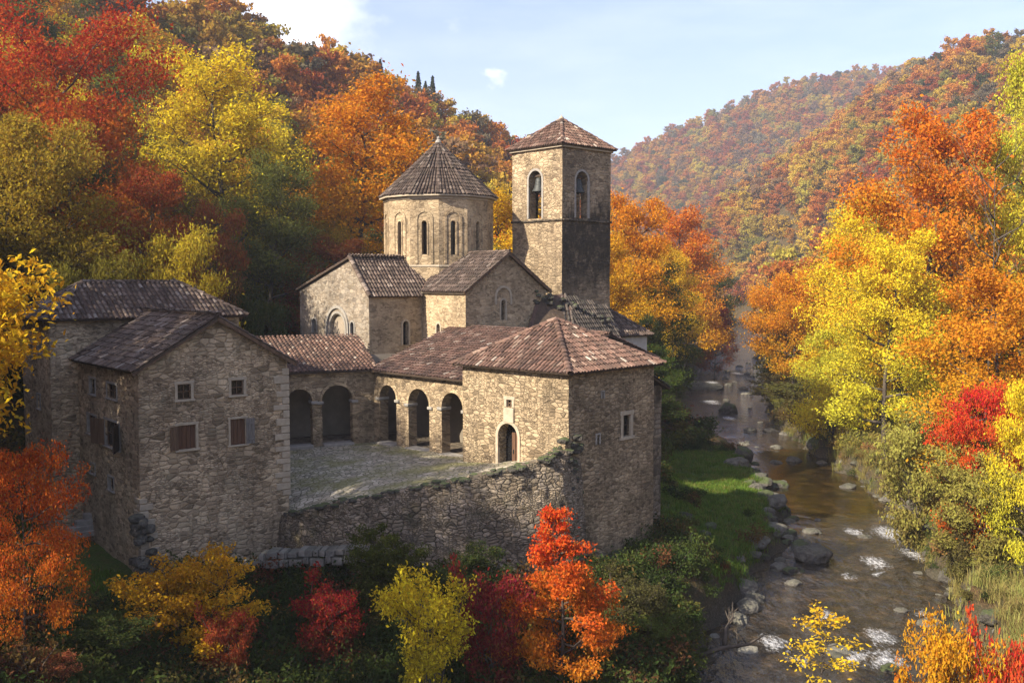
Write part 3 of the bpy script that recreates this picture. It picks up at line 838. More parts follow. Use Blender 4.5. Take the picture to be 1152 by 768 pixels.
# cornices under the eaves
g = MB()
for w, z, off in ((southw, SE_ - 0.12, 0.0), (wests, WE_ - 0.12, 0.0), (southe, SE_ - 0.12, 0.0)):
    box_uv(g, w.p(w.L / 2, z, 0.06), w.d, w.n, Z, w.L + 0.1, 0.26, 0.2, None, 0.02)
g.build('cornice', M['trim'], church)
R = Roof()
ov = 0.32
sS = (SP_ - SE_) / hw; zS = SE_ - ov * sS + 0.16; pS = SP_ + 0.16
R.face([cp(-hw - ov, hw + 0.3, zS), cp(-hw - ov, ns + 0.32, zS), cp(0, ns + 0.32, pS), cp(0, 1.0, pS)])
R.face([cp(hw + ov, ns + 0.32, zS), cp(hw + ov, -hw, zS), cp(0, -hw, pS), cp(0, ns + 0.32, pS)])
R.ridge(cp(0, ns + 0.34, pS + 0.02), cp(0, 2.5, pS + 0.02))
sW = (WP_ - WE_) / 2.4; zW = WE_ - ov * sW + 0.16; pW = WP_ + 0.16
R.face([cp(tw_ - 0.22, hw + ov, zW), cp(-hw - 0.15, hw + ov, zW), cp(-1.5, hw - 2.4, pW), cp(tw_ - 0.22, hw - 2.4, pW)])
sN = (WP_ - 17.2) / 7.8
R.face([cp(0, NB - ov, 17.2 - ov * sN + 0.16), cp(tw_ - 0.22, NB - ov, 17.2 - ov * sN + 0.16), cp(tw_ - 0.22, hw - 2.4, pW), cp(0, hw - 2.4, pW)])
R.face([cp(hw + ov, -hw, zS + 0.02), cp(0, NB, 17.3), cp(0, -hw + 2, 19.4)])
R.ridge(cp(tw_ - 0.2, hw - 2.4, pW + 0.02), cp(-2, hw - 2.4, pW + 0.02))
R.ridge(cp(tw_ - 0.14, hw + ov, zW + 0.04), cp(tw_ - 0.14, hw - 2.4, pW + 0.03), r=0.17)
ro = R.build(church, 'tile_brown')
g = MB()   # gable verge of the south front, verge of the west front
for a, b_ in ((cp(-hw - ov, ns + 0.28, zS - 0.1), cp(0, ns + 0.28, pS - 0.12)), (cp(hw + ov, ns + 0.28, zS - 0.1), cp(0, ns + 0.28, pS - 0.12))):
    d = b_ - a; Ld = d.length; d.normalize()
    box_uv(g, (a + b_) / 2, d, FRONT, d.cross(FRONT), Ld, 0.1, 0.16, (0.5, 0.5))
g.build('verge', M['wood'], ro)
# drum
DC = V(-5.75, 77.2, 0); DR, DZ0, DZ1, DAP = 4.28, 16.5, 24.35, 28.75
ang0 = math.atan2(-DC.x, -DC.y); toward = math.atan2(-DC.y, -DC.x)
corner = [DC + V(math.cos(toward + math.pi / 6 * k), math.sin(toward + math.pi / 6 * k), 0) * DR for k in range(12)]
mb, trim, panes = MB(), MB(), []
for k in range(12):
    # viewed from outside, going counter-clockwise in plan runs left to right
    w = Wall(corner[k], corner[(k + 1) % 12])
    cx = w.L / 2
    hh = arch_hole(cx - 0.19, cx + 0.19, 19.9, 22.4, 8)
    w.panel(mb, [(0, DZ0), (w.L, DZ0), (w.L, DZ1), (0, DZ1)], [hh], amp=0.35, reveal=0.45, uoff=k * 3.1, step=0.45)
    panes.append((w, hh, cx))
drum = mb.build('drum', M['stone_church'], church)
for w, hh, cx in panes:
    g = MB(); quad_pane(g, w, hh, -0.4); pn = g.build('drum_window', M['glass'], church)
    g = MB()
    arch_band(g, w, cx - 0.2, cx + 0.2, 19.9, 22.42, t=0.1, proud=0.05)
    arch_band(g, w, cx - 0.52, cx + 0.52, 19.2, 23.05, t=0.17, proud=0.06)
    g.build('blind_arcade_band', M['stone_church'], pn)
g = MB()
for (z, rr, hgt) in ((DZ1 - 0.32, DR + 0.07, 0.16), (DZ1 - 0.12, DR + 0.17, 0.22), (19.0, DR + 0.06, 0.14)):
    ring = []
    for zz, q in ((z, rr), (z + hgt, rr), (z + hgt, DR - 0.2), (z, DR - 0.2)):
        ring.append([DC + V(math.cos(toward + math.pi / 6 * k), math.sin(toward + math.pi / 6 * k), 0) * q + Z * zz for k in range(12)])
    vs = [p for r in ring for p in r]
    g.add(vs, [[j * 12 + k, j * 12 + (k + 1) % 12, ((j + 1) % 4) * 12 + (k + 1) % 12, ((j + 1) % 4) * 12 + k] for j in range(4) for k in range(12)], [(p.x + p.y, p.z) for p in vs])
g.build('drum_cornice', M['trim'], drum)
# cone of the drum: tile columns that taper to the apex
tiles, base, under, rr_ = MB(), MB(), MB(), MB()
ER, EZ = 4.62, DZ1 + 0.02
apex = DC + Z * DAP
ec = [DC + V(math.cos(toward + math.pi / 6 * k), math.sin(toward + math.pi / 6 * k), 0) * ER + Z * EZ for k in range(12)]
base.add(ec + [apex - Z * 0.05], [[k, (k + 1) % 12, 12] for k in range(12)])
under.add([p - Z * 0.02 for p in ec] + [p - Z * 0.14 for p in ec] + [DC + Z * (EZ - 0.05)], [[k, k + 12, (k + 1) % 12 + 12, (k + 1) % 12] for k in range(12)] + [[(k + 1) % 12 + 12, k + 12, 24] for k in range(12)])
rc = random.Random(5)
for k in range(12):
    A, B_ = ec[k], ec[(k + 1) % 12]
    e = (B_ - A).normalized(); mid = (A + B_) / 2; g_ = (apex - mid); LG = g_.length; g_ /= LG
    nn = e.cross(g_); nn = nn if nn.z > 0 else -nn
    v = 0.0
    while v < LG - 0.15:
        q = 1 - v / LG; wdt = (B_ - A).length * q
        cols = max(1, int(round((B_ - A).length * (1.0 if q > 0.55 else (0.55 if q > 0.28 else 0.3)) / 0.3)))
        for c_ in range(cols):
            s0 = (c_ + 0.5) / cols - 0.5
            q1 = max(0.02, 1 - (v + 0.45) / LG)
            Lw = (B_ - A).length
            j = rc.uniform(-0.012, 0.012)
            p0 = mid + e * (s0 * Lw * q + j) + g_ * (v + rc.uniform(-0.03, 0.03) - (0.05 if v == 0 else 0)) + nn * (0.06 + rc.uniform(0, 0.015))
            p1 = mid + e * (s0 * Lw * q1 + j) + g_ * (v + 0.45) + nn * 0.025
            wr_ = Lw * q / cols
            half_tile(tiles, p0, p1, e, nn, wr_ * 0.4, wr_ * 0.36 * (q1 / q), (rc.random(), rc.random()))
        v += 0.42
    ridge_line(rr_, A, apex, r=0.11, rnd=rc)
cone = tiles.build('cone_roof', M['tile_cone'], church)
base.build('pan_tiles', M['pan'], cone); under.build('eaves_boards', M['trim'], cone); rr_.build('ridge_tiles', M['tile_cone'], cone)
g = MB(); lathe(g, apex, [(0.0, -0.1), (0.26, -0.05), (0.2, 0.12), (0.1, 0.2), (0.14, 0.32), (0.0, 0.46)], 10); g.build('finial', M['trim_grey'], cone)

# ================================================================== bell tower
TF = V(3.77, 74.0, 0)
td, tl = V(0.73, 0.683, 0).normalized(), V(-0.683, 0.73, 0).normalized()
TS = 5.48; TE, TAP, TST = 28.15, 30.65, 22.56
tq = [TF + tl * TS, TF, TF + td * TS, TF + td * TS + tl * TS]
tower = thing('square_bell_tower', 'tall square stone bell tower with arched belfry openings and red pyramid roof', 'bell tower', (TF.x, TF.y, 8.5))
tL, tR, tB1, tB2 = Wall(tq[0], tq[1]), Wall(tq[1], tq[2]), Wall(tq[2], tq[3]), Wall(tq[3], tq[0])
rl = tL.rect(595, 192, 609.5, 246); rr2 = tR.rect(648, 193, 661.5, 246)
ops = []
mb, mb2 = MB(), MB()
for w, r in ((tL, rl), (tR, rr2), (tB1, None), (tB2, None)):
    if r is None: r = (w.L / 2 - 0.6, TST + 0.25, w.L / 2 + 0.6, 26.8)
    hh = arch_hole(r[0], r[2], max(r[1], TST + 0.18), r[3], 12)
    ops.append((w, hh, r))
    uo = 17 * len(ops)
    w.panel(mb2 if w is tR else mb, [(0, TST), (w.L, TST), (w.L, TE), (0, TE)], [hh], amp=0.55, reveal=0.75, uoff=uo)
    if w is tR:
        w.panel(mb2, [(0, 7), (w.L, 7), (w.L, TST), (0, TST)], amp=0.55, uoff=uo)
    else: w.panel(mb, [(0, 7), (w.L, 7), (w.L, TST), (0, TST)], amp=0.55, uoff=uo, step=0.5)
mb.build('wall', M['stone'], tower)
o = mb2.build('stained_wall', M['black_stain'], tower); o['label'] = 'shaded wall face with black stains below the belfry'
g = MB()
for w, hh, r in ops:
    box_uv(g, w.p(w.L / 2, TST - 0.02, 0.0), w.d, w.n, Z, w.L + 0.18 if w in (tL, tB1) else w.L - 0.06, 0.26, 0.15, None, 0.03)
g.build('string_course', M['black_stain'], tower)
for w, hh, r in ops:
    g = MB(); arch_band(g, w, r[0], r[2], max(r[1], TST + 0.18), r[3], t=0.17, proud=0.04)
    g.build('belfry_arch', M['trim_grey'], tower)
g = MB()   # inner belfry floor and the inner faces of the wall
ctr = (tq[0] + tq[2]) / 2
def ins(p, k): q = ctr + (p - ctr) * k; return q
fl = [ins(p, 0.86) for p in tq]
g.add([V(p.x, p.y, TST + 0.1) for p in fl], [[0, 1, 2, 3]], [(0, 0), (4, 0), (4, 4), (0, 4)])
g.build('belfry_floor', M['wood_dark'], tower)
R = Roof(); o_ = 0.36
ze = TE + 0.02; ap = V(ctr.x, ctr.y, TAP)
ec4 = [V(*(ctr + (p - ctr) * ((TS / 2 + o_) / (TS / 2)))[:2], ze) for p in tq]
for k in range(4): R.face([ec4[k], ec4[(k + 1) % 4], ap], tw=0.26)
for k in range(4): R.ridge(ec4[k], ap, r=0.13)
ro = R.build(tower, 'tile_red')
g = MB(); lathe(g, ap, [(0.0, -0.05), (0.2, 0.0), (0.16, 0.14), (0.06, 0.2), (0.0, 0.36)], 8); g.build('finial', M['trim'], ro)
# eaves cornice
g = MB()
for w in (tL, tR, tB1, tB2): box_uv(g, w.p(w.L / 2, TE - 0.09, 0.06), w.d, w.n, Z, w.L + 0.24 if w in (tL, tB1) else w.L - 0.06, 0.28, 0.2, None, 0.02)
g.build('cornice', M['trim'], tower)
# old mossy lean-to against the foot of the tower
R = Roof()
l0, l1, l2 = V(0.9, 70.4, 13.55), V(5.0, 71.0, 13.45), V(8.4, 74.6, 13.4)
R.face([l0, l1, V(4.1, 73.9, 16.9), V(1.9, 72.6, 16.9)])
R.face([l1, l2, V(7.2, 76.9, 15.6), V(4.1, 73.9, 16.9)])
ro = R.build(tower, 'tile_moss', 'mossy_lean_to_roof')
g = MB(); rm = random.Random(21)
sp = []
for k in range(46):
    s = rm.random(); p = V(1.7, 72.4, 17.0).lerp(V(7.5, 75.2, 14.9), s) + V(rm.uniform(-.5, .5), rm.uniform(-.6, .1), rm.uniform(-0.6, 0.35))
    sp.append((p, rm.uniform(0.13, 0.3)))
rubble(g, sp, rm); g.build('mossy_rubble', M['rock_dark'], ro)

def bell(w, r, label):
    c = w.p((r[0] + r[2]) / 2, 0, -0.42)
    top = r[3] - 0.35
    o = thing('bell', label, 'bell', (c.x, c.y, top))
    g = MB(); P = V(c.x, c.y, top - 1.25)
    lathe(g, P, [(0.0, 1.1), (0.16, 1.09), (0.26, 1.0), (0.3, 0.8), (0.34, 0.5), (0.42, 0.25), (0.52, 0.08), (0.55, 0.0), (0.5, 0.0), (0.36, 0.3), (0.0, 0.95)], 18)
    g.build('bell_body', M['bronze'], o, smooth=True)
    g = MB(); lathe(g, P + Z * -0.12, [(0.0, 0.0), (0.07, 0.03), (0.08, 0.1), (0.03, 0.16), (0.025, 0.8), (0, 0.8)], 8); g.build('clapper', M['bronze'], o)
    g = MB(); wdt = r[2] - r[0] + 0.3
    box_uv(g, V(c.x, c.y, top + 0.0), w.d, w.n, Z, wdt, 0.16, 0.2, (0.5, 0.5), 0.02)
    for s in (-1, 1): box_uv(g, V(c.x, c.y, top - 0.12) + w.d * (0.09 * s), w.d, w.n, Z, 0.05, 0.07, 0.2, (0.5, 0.5))
    g.build('headstock', M['wood_dark'], o)
bell(tL, rl, 'bronze bell hanging in the sunlit left belfry arch')
bell(tR, rr2, 'bronze bell hanging in the shaded right belfry arch')

# ================================================================== small outbuilding beyond the tower
OP = at(700, 385, 82); 
out = thing('plastered_outbuilding', 'small pale plastered outbuilding with brown tile roof right of the tower foot', 'outbuilding', (OP.x, OP.y, 6))
od, ob = T, Bk
OC = at(728, 376, 79.5)
oq = [V(OC.x, OC.y, 0) - od * 4.2, V(OC.x, OC.y, 0), V(OC.x, OC.y, 0) + ob * 4.2, V(OC.x, OC.y, 0) - od * 4.2 + ob * 4.2]
OE = OC.z - 0.05
mb = MB()
for i in range(4):
    w = Wall(oq[i], oq[(i + 1) % 4]); w.panel(mb, [(0, 4), (w.L, 4), (w.L, OE), (0, OE)], amp=0.4, step=0.6, uoff=9 * i)
mb.build('wall', M['white_plaster'], out)
R = Roof(); oc = sum(oq, V(0, 0, 0)) / 4
ec4 = [V(*(oc + (p - oc) * 1.16)[:2], OE + 0.02) for p in oq]
ra, rb = oc - od * 1.0, oc + od * 0.2
ra, rb = V(ra.x, ra.y, OE + 1.9), V(rb.x, rb.y, OE + 1.9)
R.face([ec4[0], ec4[1], rb, ra]); R.face([ec4[1], ec4[2], rb]); R.face([ec4[2], ec4[3], ra, rb]); R.face([ec4[3], ec4[0], ra])
R.ridge(ec4[1], rb); R.ridge(ra, rb); R.ridge(ec4[2], rb)
R.build(out, 'tile_brown')

# ================================================================== corner building (right)
KP = V(2.79, 48.0, 0); kl, kr = V(-0.731, 0.682, 0), V(0.682, 0.731, 0); KL, KR = 7.5, 7.3
kq = [KP + kl * KL, KP, KP + kr * KR, KP + kr * KR + kl * KL]
KE, KAP = 13.45, 15.85
corner_b = thing('corner_stone_building', 'square rubble building with red pyramid roof and arched doorway at the courtyard edge', 'building', (KP.x, KP.y, 3.0))
kL, kR, k3, k4 = Wall(kq[0], kq[1]), Wall(kq[1], kq[2]), Wall(kq[2], kq[3]), Wall(kq[3], kq[0])
dr_ = kL.rect(561, 476, 583, 527); wn = kL.rect(570, 449.5, 576, 458); nic = None
door_hole = arch_hole(dr_[0], dr_[2], 7.9, dr_[3], 12)
rw = [kR.rect(701, 466.5, 709.5, 490.5), kR.rect(671.5, 489, 674.5, 500), kR.rect(677, 440.5, 679.5, 448)]
mb = MB()
def battered(w, mb, z0, z1, holes, **kw): w.panel(mb, [(0, z0), (w.L, z0), (w.L, z1), (0, z1)], holes, **kw)
battered(kL, mb, 1.5, KE, [door_hole, rect_hole(wn)], amp=1.1, reveal=0.6, step=0.33)
battered(k3, mb, 1.5, KE, [], amp=1.1, step=0.6, uoff=40)
battered(k4, mb, 5, KE, [], amp=1.1, step=0.6, uoff=60)
battered(kR, mb, 1.0, KE, [rect_hole(r) for r in rw], amp=1.1, reveal=0.4, step=0.33, uoff=20)
mb.build('wall', M['stone_corner'], corner_b)
window(corner_b, kR, rw[0], t=0.2, bars=True, inset=0.25, wood='wood_dark', sill=True)
window(corner_b, kR, rw[1], t=0.07, bars=False, frame='trim_grey', sill=False)
window(corner_b, kR, rw[2], t=0.05, bars=False, frame='trim_grey', sill=False)
wi = window(corner_b, kL, wn, t=0.16, bars=True, sill=False)
g = MB(); box_uv(g, kL.p((wn[0] + wn[2]) / 2, wn[1] - 0.42, 0.02), kL.d, kL.n, Z, wn[2] - wn[0] + 0.34, 0.16, 0.78, None, 0.02); g.build('apron_stone', M['trim'], wi)
g = MB(); arch_band(g, kL, dr_[0], dr_[2], 7.9, dr_[3], t=0.17, proud=0.07)
dd = g.build('doorway', M['trim'], corner_b)
g = MB(); quad_pane(g, kL, door_hole, -0.58); g.build('dark_passage', M['glass'], dd)
g = MB(); dw = (dr_[2] - dr_[0]) * 0.55   # plank leaf, ajar, hung on the far jamb
for k in range(3):
    box_uv(g, kL.p(dr_[2] - dw * (k + 0.5) / 3 - 0.02, (7.9 + dr_[3]) / 2 - 0.25, -0.45 + 0.03 * k), kL.d, kL.n, Z, dw / 3 - 0.015, 0.05, dr_[3] - 7.9 - 0.55, (0.5, 0.5), 0.006)
leaf = g.build('door', M['wood_red'], dd)
g = MB(); box_uv(g, kL.p(dr_[2] - dw + 0.12, 9.0, -0.33), kL.d, kL.n, Z, 0.05, 0.06, 0.22, (0.5, 0.5), 0.01); g.build('door_handle', M['bronze'], dd)
R = Roof(); kc = (kq[0] + kq[2]) / 2; o_ = 0.42
ec4 = [V(*(kc + (p - kc) * ((KL / 2 + o_) / (KL / 2)))[:2], KE + 0.03 - o_ * 0.1) for p in kq]
ap = V(kc.x - 0.15, kc.y, KAP)
for k in range(4): R.face([ec4[k], ec4[(k + 1) % 4], ap], tw=0.25)
for k in range(4): R.ridge(ec4[k], ap, r=0.16)
R.build(corner_b, 'tile_red', ridge_mat=None)
# ruinous ramp of rubble against the corner
rm = random.Random(8); sp = []
for k in range(110):
    s = 0.3 + 0.7 * rm.random(); top = 8.5 + 2.0 * s ** 3
    q = kL.p(KL * (0.55 + 0.47 * s), 0, 0.25 + 0.35 * rm.random() * (1.2 - s * 0.6))
    z = top - rm.random() ** 2 * (top - 6.0)
    sp.append((V(q.x, q.y, z), rm.uniform(0.1, 0.24)))
for k in range(50):
    q = kR.p(rm.uniform(-0.2, 0.9), 0, 0.1 * rm.random()); sp.append((V(q.x, q.y, rm.uniform(4.5, 10.3)), rm.uniform(0.14, 0.28)))
g = MB(); rubble(g, sp, rm); g.build('rubble_buttress', M['rock_dark'], corner_b)
# annex behind the right corner
AP = kq[2] - kl * 0.0 + kl * 0.7 - kr * 0.3
an = thing('stone_annex', 'low stone annex with dark tile roof behind the square rubble building by the river', 'annex', (AP.x, AP.y, 3))
aq = [AP, AP + kr * 2.1, AP + kr * 2.1 + kl * 4, AP + kl * 4]
mb = MB()
for i in range(4):
    w = Wall(aq[i], aq[(i + 1) % 4]); w.panel(mb, [(0, 1), (w.L, 1), (w.L, 12.1), (0, 12.1)], amp=0.9, step=0.5, uoff=11 * i)
mb.build('wall', M['stone_dark'], an)
R = Roof()
R.face([V(*(aq[1] + kr * 0.35 - kl * 0.35)[:2], 11.9), V(*(aq[2] + kr * 0.35)[:2], 11.9), V(*(aq[3])[:2], 13.0), V(*(aq[0] - kl * 0.35)[:2], 13.0)])
R.build(an, 'tile_moss')
# wooden balcony rail on the annex
bp_ = aq[1] + kl * 0.6 + kr * 0.06
fence = thing('plank_fence', 'weathered plank fence on a ledge beside the annex above the river lawn', 'fence', (bp_.x, bp_.y, 9.2))
g = MB(); rf = random.Random(4)
e_ = (kr * 0.85 + kl * 0.5).normalized()
for k in range(11):
    q = bp_ + e_ * (0.17 * k); box_uv(g, V(q.x, q.y, 10.0 + rf.uniform(-.06, .06)), e_, Z.cross(e_), Z, 0.145, 0.035, 1.5, (0.5, 0.5), 0.006)
g.build('plank_panel', M['wood'], fence)
for k in (0, 10):
    g = MB(); q = bp_ + e_ * (0.17 * k) + Z.cross(e_) * 0.08; box_uv(g, V(q.x, q.y, 9.3), e_, Z.cross(e_), Z, 0.13, 0.11, 3.4, (0.5, 0.5), 0.01); g.build('post', M['wood_dark'], fence)
g = MB(); q = bp_ + e_ * 0.85 + Z.cross(e_) * 0.06; box_uv(g, V(q.x, q.y, 10.55), e_, Z.cross(e_), Z, 1.95, 0.07, 0.1, (0.5, 0.5), 0.01); box_uv(g, V(q.x, q.y, 9.2), e_, Z.cross(e_), Z, 2.1, 0.9, 0.12, (0.5, 0.5), 0.01); g.build('rail', M['wood_dark'], fence)

# ================================================================== cloister arcade
KC = V(-8.8, 62.0, 0)
arc = thing('cloister_arcade', 'five arched stone cloister walk with lean-to tile roof along the courtyard', 'arcade', (KC.x, KC.y, 7.8))
LP = V(-18.5, 57.55, 0); RP = V(-0.6, 53.7, 0)
aL, aR = Wall(LP, KC), Wall(KC, RP)
AE = 12.35
def arches(w, spans, ztop):
    out = []
    for (u0, u1, v) in spans:
        a0, _ = w.pix(u0, 470); a1, _ = w.pix(u1, 470); _, zt = w.pix((u0 + u1) / 2, v)
        out.append((a0, a1, zt))
    return out
sL = arches(aL, [(322.5, 351.5, 437.5), (362.5, 397, 433)], 0)
sL = [(sL[0][0] - 4.1, sL[0][1] - 3.6, sL[0][2])] + sL
sR = arches(aR, [(427.5, 446, 433), (459.5, 483, 437), (497, 521, 441.5)], 0)
mb = MB()
for w, ss in ((aL, sL), (aR, sR)):
    w.panel(mb, [(0, 6.8), (w.L, 6.8), (w.L, AE), (0, AE)], [arch_hole(a0, a1, 7.25, zt, 14) for a0, a1, zt in ss], amp=0.5, reveal=0.65, step=0.4, uoff=0 if w is aL else 20)
mb.build('wall', M['stone'], arc)
for w, ss in ((aL, sL), (aR, sR)):
    for a0, a1, zt in ss:
        g = MB(); arch_band(g, w, a0, a1, 0, zt, t=0.17, proud=0.03, inner=0.3, legs=False)
        ar = g.build('arch', M['stone_church'], arc)
        g = MB(); zs = zt - (a1 - a0) / 2
        for a, s in ((a0, -1), (a1, 1)):
            box_uv(g, w.p(a + 0.12 * s, zs - 0.09, -0.28), w.d, w.n, Z, 0.42, 0.82, 0.18, None, 0.03)
        g.build('impost', M['trim_grey'], ar)
# low plinths between the arches, floor step, back wall
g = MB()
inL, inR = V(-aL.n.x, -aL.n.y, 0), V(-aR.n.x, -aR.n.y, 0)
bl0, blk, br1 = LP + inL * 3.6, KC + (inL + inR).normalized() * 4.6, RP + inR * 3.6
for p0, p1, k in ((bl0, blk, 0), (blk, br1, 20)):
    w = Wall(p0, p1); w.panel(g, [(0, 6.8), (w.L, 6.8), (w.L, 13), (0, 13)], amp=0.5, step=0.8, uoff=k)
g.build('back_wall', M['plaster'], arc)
g = MB(); fl = [LP, KC, RP, br1, blk, bl0]
g.add([V(p.x, p.y, 7.72) for p in fl], [[0, 1, 4, 5], [1, 2, 3, 4]], [(p.x, p.y) for p in fl]); g.build('floor_slabs', M['stone_dark'], arc)
g = MB()
for w, ss in ((aL, sL), (aR, sR)):
    for a0, a1, zt in ss: box_uv(g, w.p((a0 + a1) / 2, 7.66, -0.1), w.d, w.n, Z, a1 - a0 - 0.02, 0.9, 0.3, None, 0.04)
g.build('threshold', M['trim_grey'], arc)
g = MB()
for w in (aL, aR): box_uv(g, w.p(w.L / 2, AE - 0.07, 0.05), w.d, w.n, Z, w.L - 0.1, 0.22, 0.14, None, 0.02)
g.build('cornice', M['trim_grey'], arc)
# roofs
R = Roof()
oe = 0.42
cornr = KC + (aL.n + aR.n).normalized() * 0.3
def off(p, d_, k, z): q = p + d_ * k; return V(q.x, q.y, z)
zl = AE + 0.0
R.face([off(LP, aL.n, oe, zl), V(*(KC + aL.n * oe + aL.d * 0.25)[:2], zl), V(*(KC + inL * 6.6 + aL.d * 0.9)[:2], zl + 1.75), off(LP, inL, 6.6, zl + 1.75)])
kd = (KC + aR.n * oe - aR.d * 0.2)
R.face([V(kd.x, kd.y, zl - 0.05), off(RP, aR.n, oe, zl - 0.05), off(RP, inR, 8.6, zl + 2.35), V(*(KC + inR * 8.6 - aR.d * 2.4)[:2], zl + 2.35)])
q0, q1 = KC + inR * 8.6 - aR.d * 2.6, RP + inR * 8.6 + aR.d * 0.6
R.face([V(*(RP + aR.n * oe)[:2], zl - 0.05), V(*(RP + aR.d * 0.6 + inR * 5)[:2], zl + 1.45), V(*q1[:2], zl + 2.35), V(*(RP + inR * 8.6)[:2], zl + 2.35)])
R.face([V(*(q1 + inR * 5)[:2], zl + 0.6), V(*(q0 + inR * 5 + aR.d * 8)[:2], zl + 0.6), V(*(q0 + aR.d * 8)[:2], zl + 2.37), V(*q1[:2], zl + 2.37)])
R.ridge(V(*(KC + inR * 8.6 + aR.d * 6)[:2], zl + 2.4), V(*q1[:2], zl + 2.4))
R.build(arc, 'tile_red')

# ================================================================== courtyard and its retaining wall
NP = [(322, 581, 48.2), (352, 574, 47.3), (385, 566, 46.6), (420, 560, 46.2), (455, 553, 46.0), (490, 547, 46.0), (525, 540, 46.1), (555, 534, 46.3), (585, 527, 46.6), (606, 521, 47.0), (634, 508, 47.6)]
NPT = [at(*q) for q in NP]
NPT = [V(-12.4, 49.3, NPT[0].z - 0.1)] + NPT + [V(3.4, 48.5, 9.0)]
FPT = [V(-17.5, 57.2, 7.6), V(-13.6, 60.6, 7.66), V(-8.6, 62.9, 7.66), V(-2.0, 56.0, 7.7), V(2.2, 50.5, 8.4)]
def poly_at(P, s):
    Ls = [0]
    for a, b_ in zip(P[:-1], P[1:]): Ls.append(Ls[-1] + (b_ - a).length)
    t = s * Ls[-1]
    for i in range(len(P) - 1):
        if t <= Ls[i + 1] + 1e-9: return P[i].lerp(P[i + 1], (t - Ls[i]) / (Ls[i + 1] - Ls[i] + 1e-9))
    return P[-1].copy()
cv_, cf = [], []
NU, NV = 60, 34
for j in range(NV + 1):
    for i in range(NU + 1):
        a, b_ = poly_at(NPT, i / NU), poly_at(FPT, i / NU)
        t = j / NV
        p = a.lerp(b_, t); p.z += 0.1 * math.sin(math.pi * t) - 0.12 * (1 - t) + noise.noise(p * 0.8) * 0.05 + noise.noise(p * 3) * 0.02
        cv_.append(p)
for j in range(NV):
    for i in range(NU): cf.append([j * (NU + 1) + i, j * (NU + 1) + i + 1, (j + 1) * (NU + 1) + i + 1, (j + 1) * (NU + 1) + i])
m, nt = new_mat('cobbled_court'); n = N(nt)
pos = n('ShaderNodeNewGeometry').outputs['Position']
wob = n('ShaderNodeVectorMath', {'operation': 'SCALE'}, i0=n.noise(pos, 1.5, 2, 0.5, out=1), Scale=0.5).outputs[0]
p2 = n('ShaderNodeVectorMath', {'operation': 'ADD'}, i0=pos, i1=wob).outputs[0]
vc = n('ShaderNodeTexVoronoi', {'voronoi_dimensions': '2D'}, Vector=p2, Scale=3.2).outputs['Color']
ve = n('ShaderNodeTexVoronoi', {'voronoi_dimensions': '2D', 'feature': 'DISTANCE_TO_EDGE'}, Vector=p2, Scale=3.2).outputs['Distance']
r_ = n('ShaderNodeSeparateColor', None, Color=vc).outputs[0]
c = n.ramp(r_, [(0, (0.25, 0.22, 0.165)), (0.5, (0.4, 0.35, 0.265)), (1, (0.54, 0.48, 0.37))])
c = n.mix(n.ramp(ve, [(0.02, 1.0), (0.12, 0.0)]), c, (0.1, 0.1, 0.055))
ms = n.ramp(n.noise(pos, 0.42, 6, 0.68), [(0.44, 0.0), (0.6, 1.0)])
c = n.mix(n.math('MULTIPLY', ms, 0.7), c, n.ramp(n.noise(pos, 7, 4, 0.7), [(0.3, (0.1, 0.105, 0.03)), (0.7, (0.26, 0.25, 0.08))]))
bp = n('ShaderNodeBump', None, Height=n.math('ADD', n.ramp(ve, [(0.0, 0.0), (0.2, 1.0)]), n.noise(pos, 12, 4, 0.7)), Strength=0.8, Distance=0.05)
b = n('ShaderNodeBsdfPrincipled', None, Base_Color=c, Roughness=0.95, Normal=bp.outputs[0]); b.inputs['Specular IOR Level'].default_value = 0.2
n.out(b.outputs[0])
g = MB(); g.add(cv_, cf); tag(g.build('courtyard_pavement', m, smooth=True), kind='structure')

rwall = thing('retaining_wall', 'dark dry stone retaining wall holding up the cobbled courtyard', 'wall', (-4, 45.5, 3))
g = MB(); WU, WVn = 150, 26
vs, uvs = [], []
for j in range(WVn + 1):
    t = j / WVn
    for i in range(WU + 1):
        a = poly_at(NPT, i / WU); a2 = poly_at(NPT, min(1, i / WU + 0.01)); a1 = poly_at(NPT, max(0, i / WU - 0.01))
        d = (a2 - a1); d.z = 0; d.normalize(); nn = V(d.y, -d.x, 0)
        jag = noise.noise(V(i * 0.9, 1, 0)) * 0.10 + noise.noise(V(i * 0.23, 5, 0)) * 0.14
        zt = a.z + 0.1 + jag; zb = 0.8
        z = zt + (zb - zt) * t
        p = V(a.x, a.y, z) + nn * (0.0 + 1.0 * t)
        p += nn * (noise.noise(p * 1.1) * 0.14 + noise.noise(p * 3.1) * 0.08)
        vs.append(p); uvs.append((i / WU * 17.5, z))
fs = [[j * (WU + 1) + i, (j + 1) * (WU + 1) + i, (j + 1) * (WU + 1) + i + 1, j * (WU + 1) + i + 1] for j in range(WVn) for i in range(WU)]
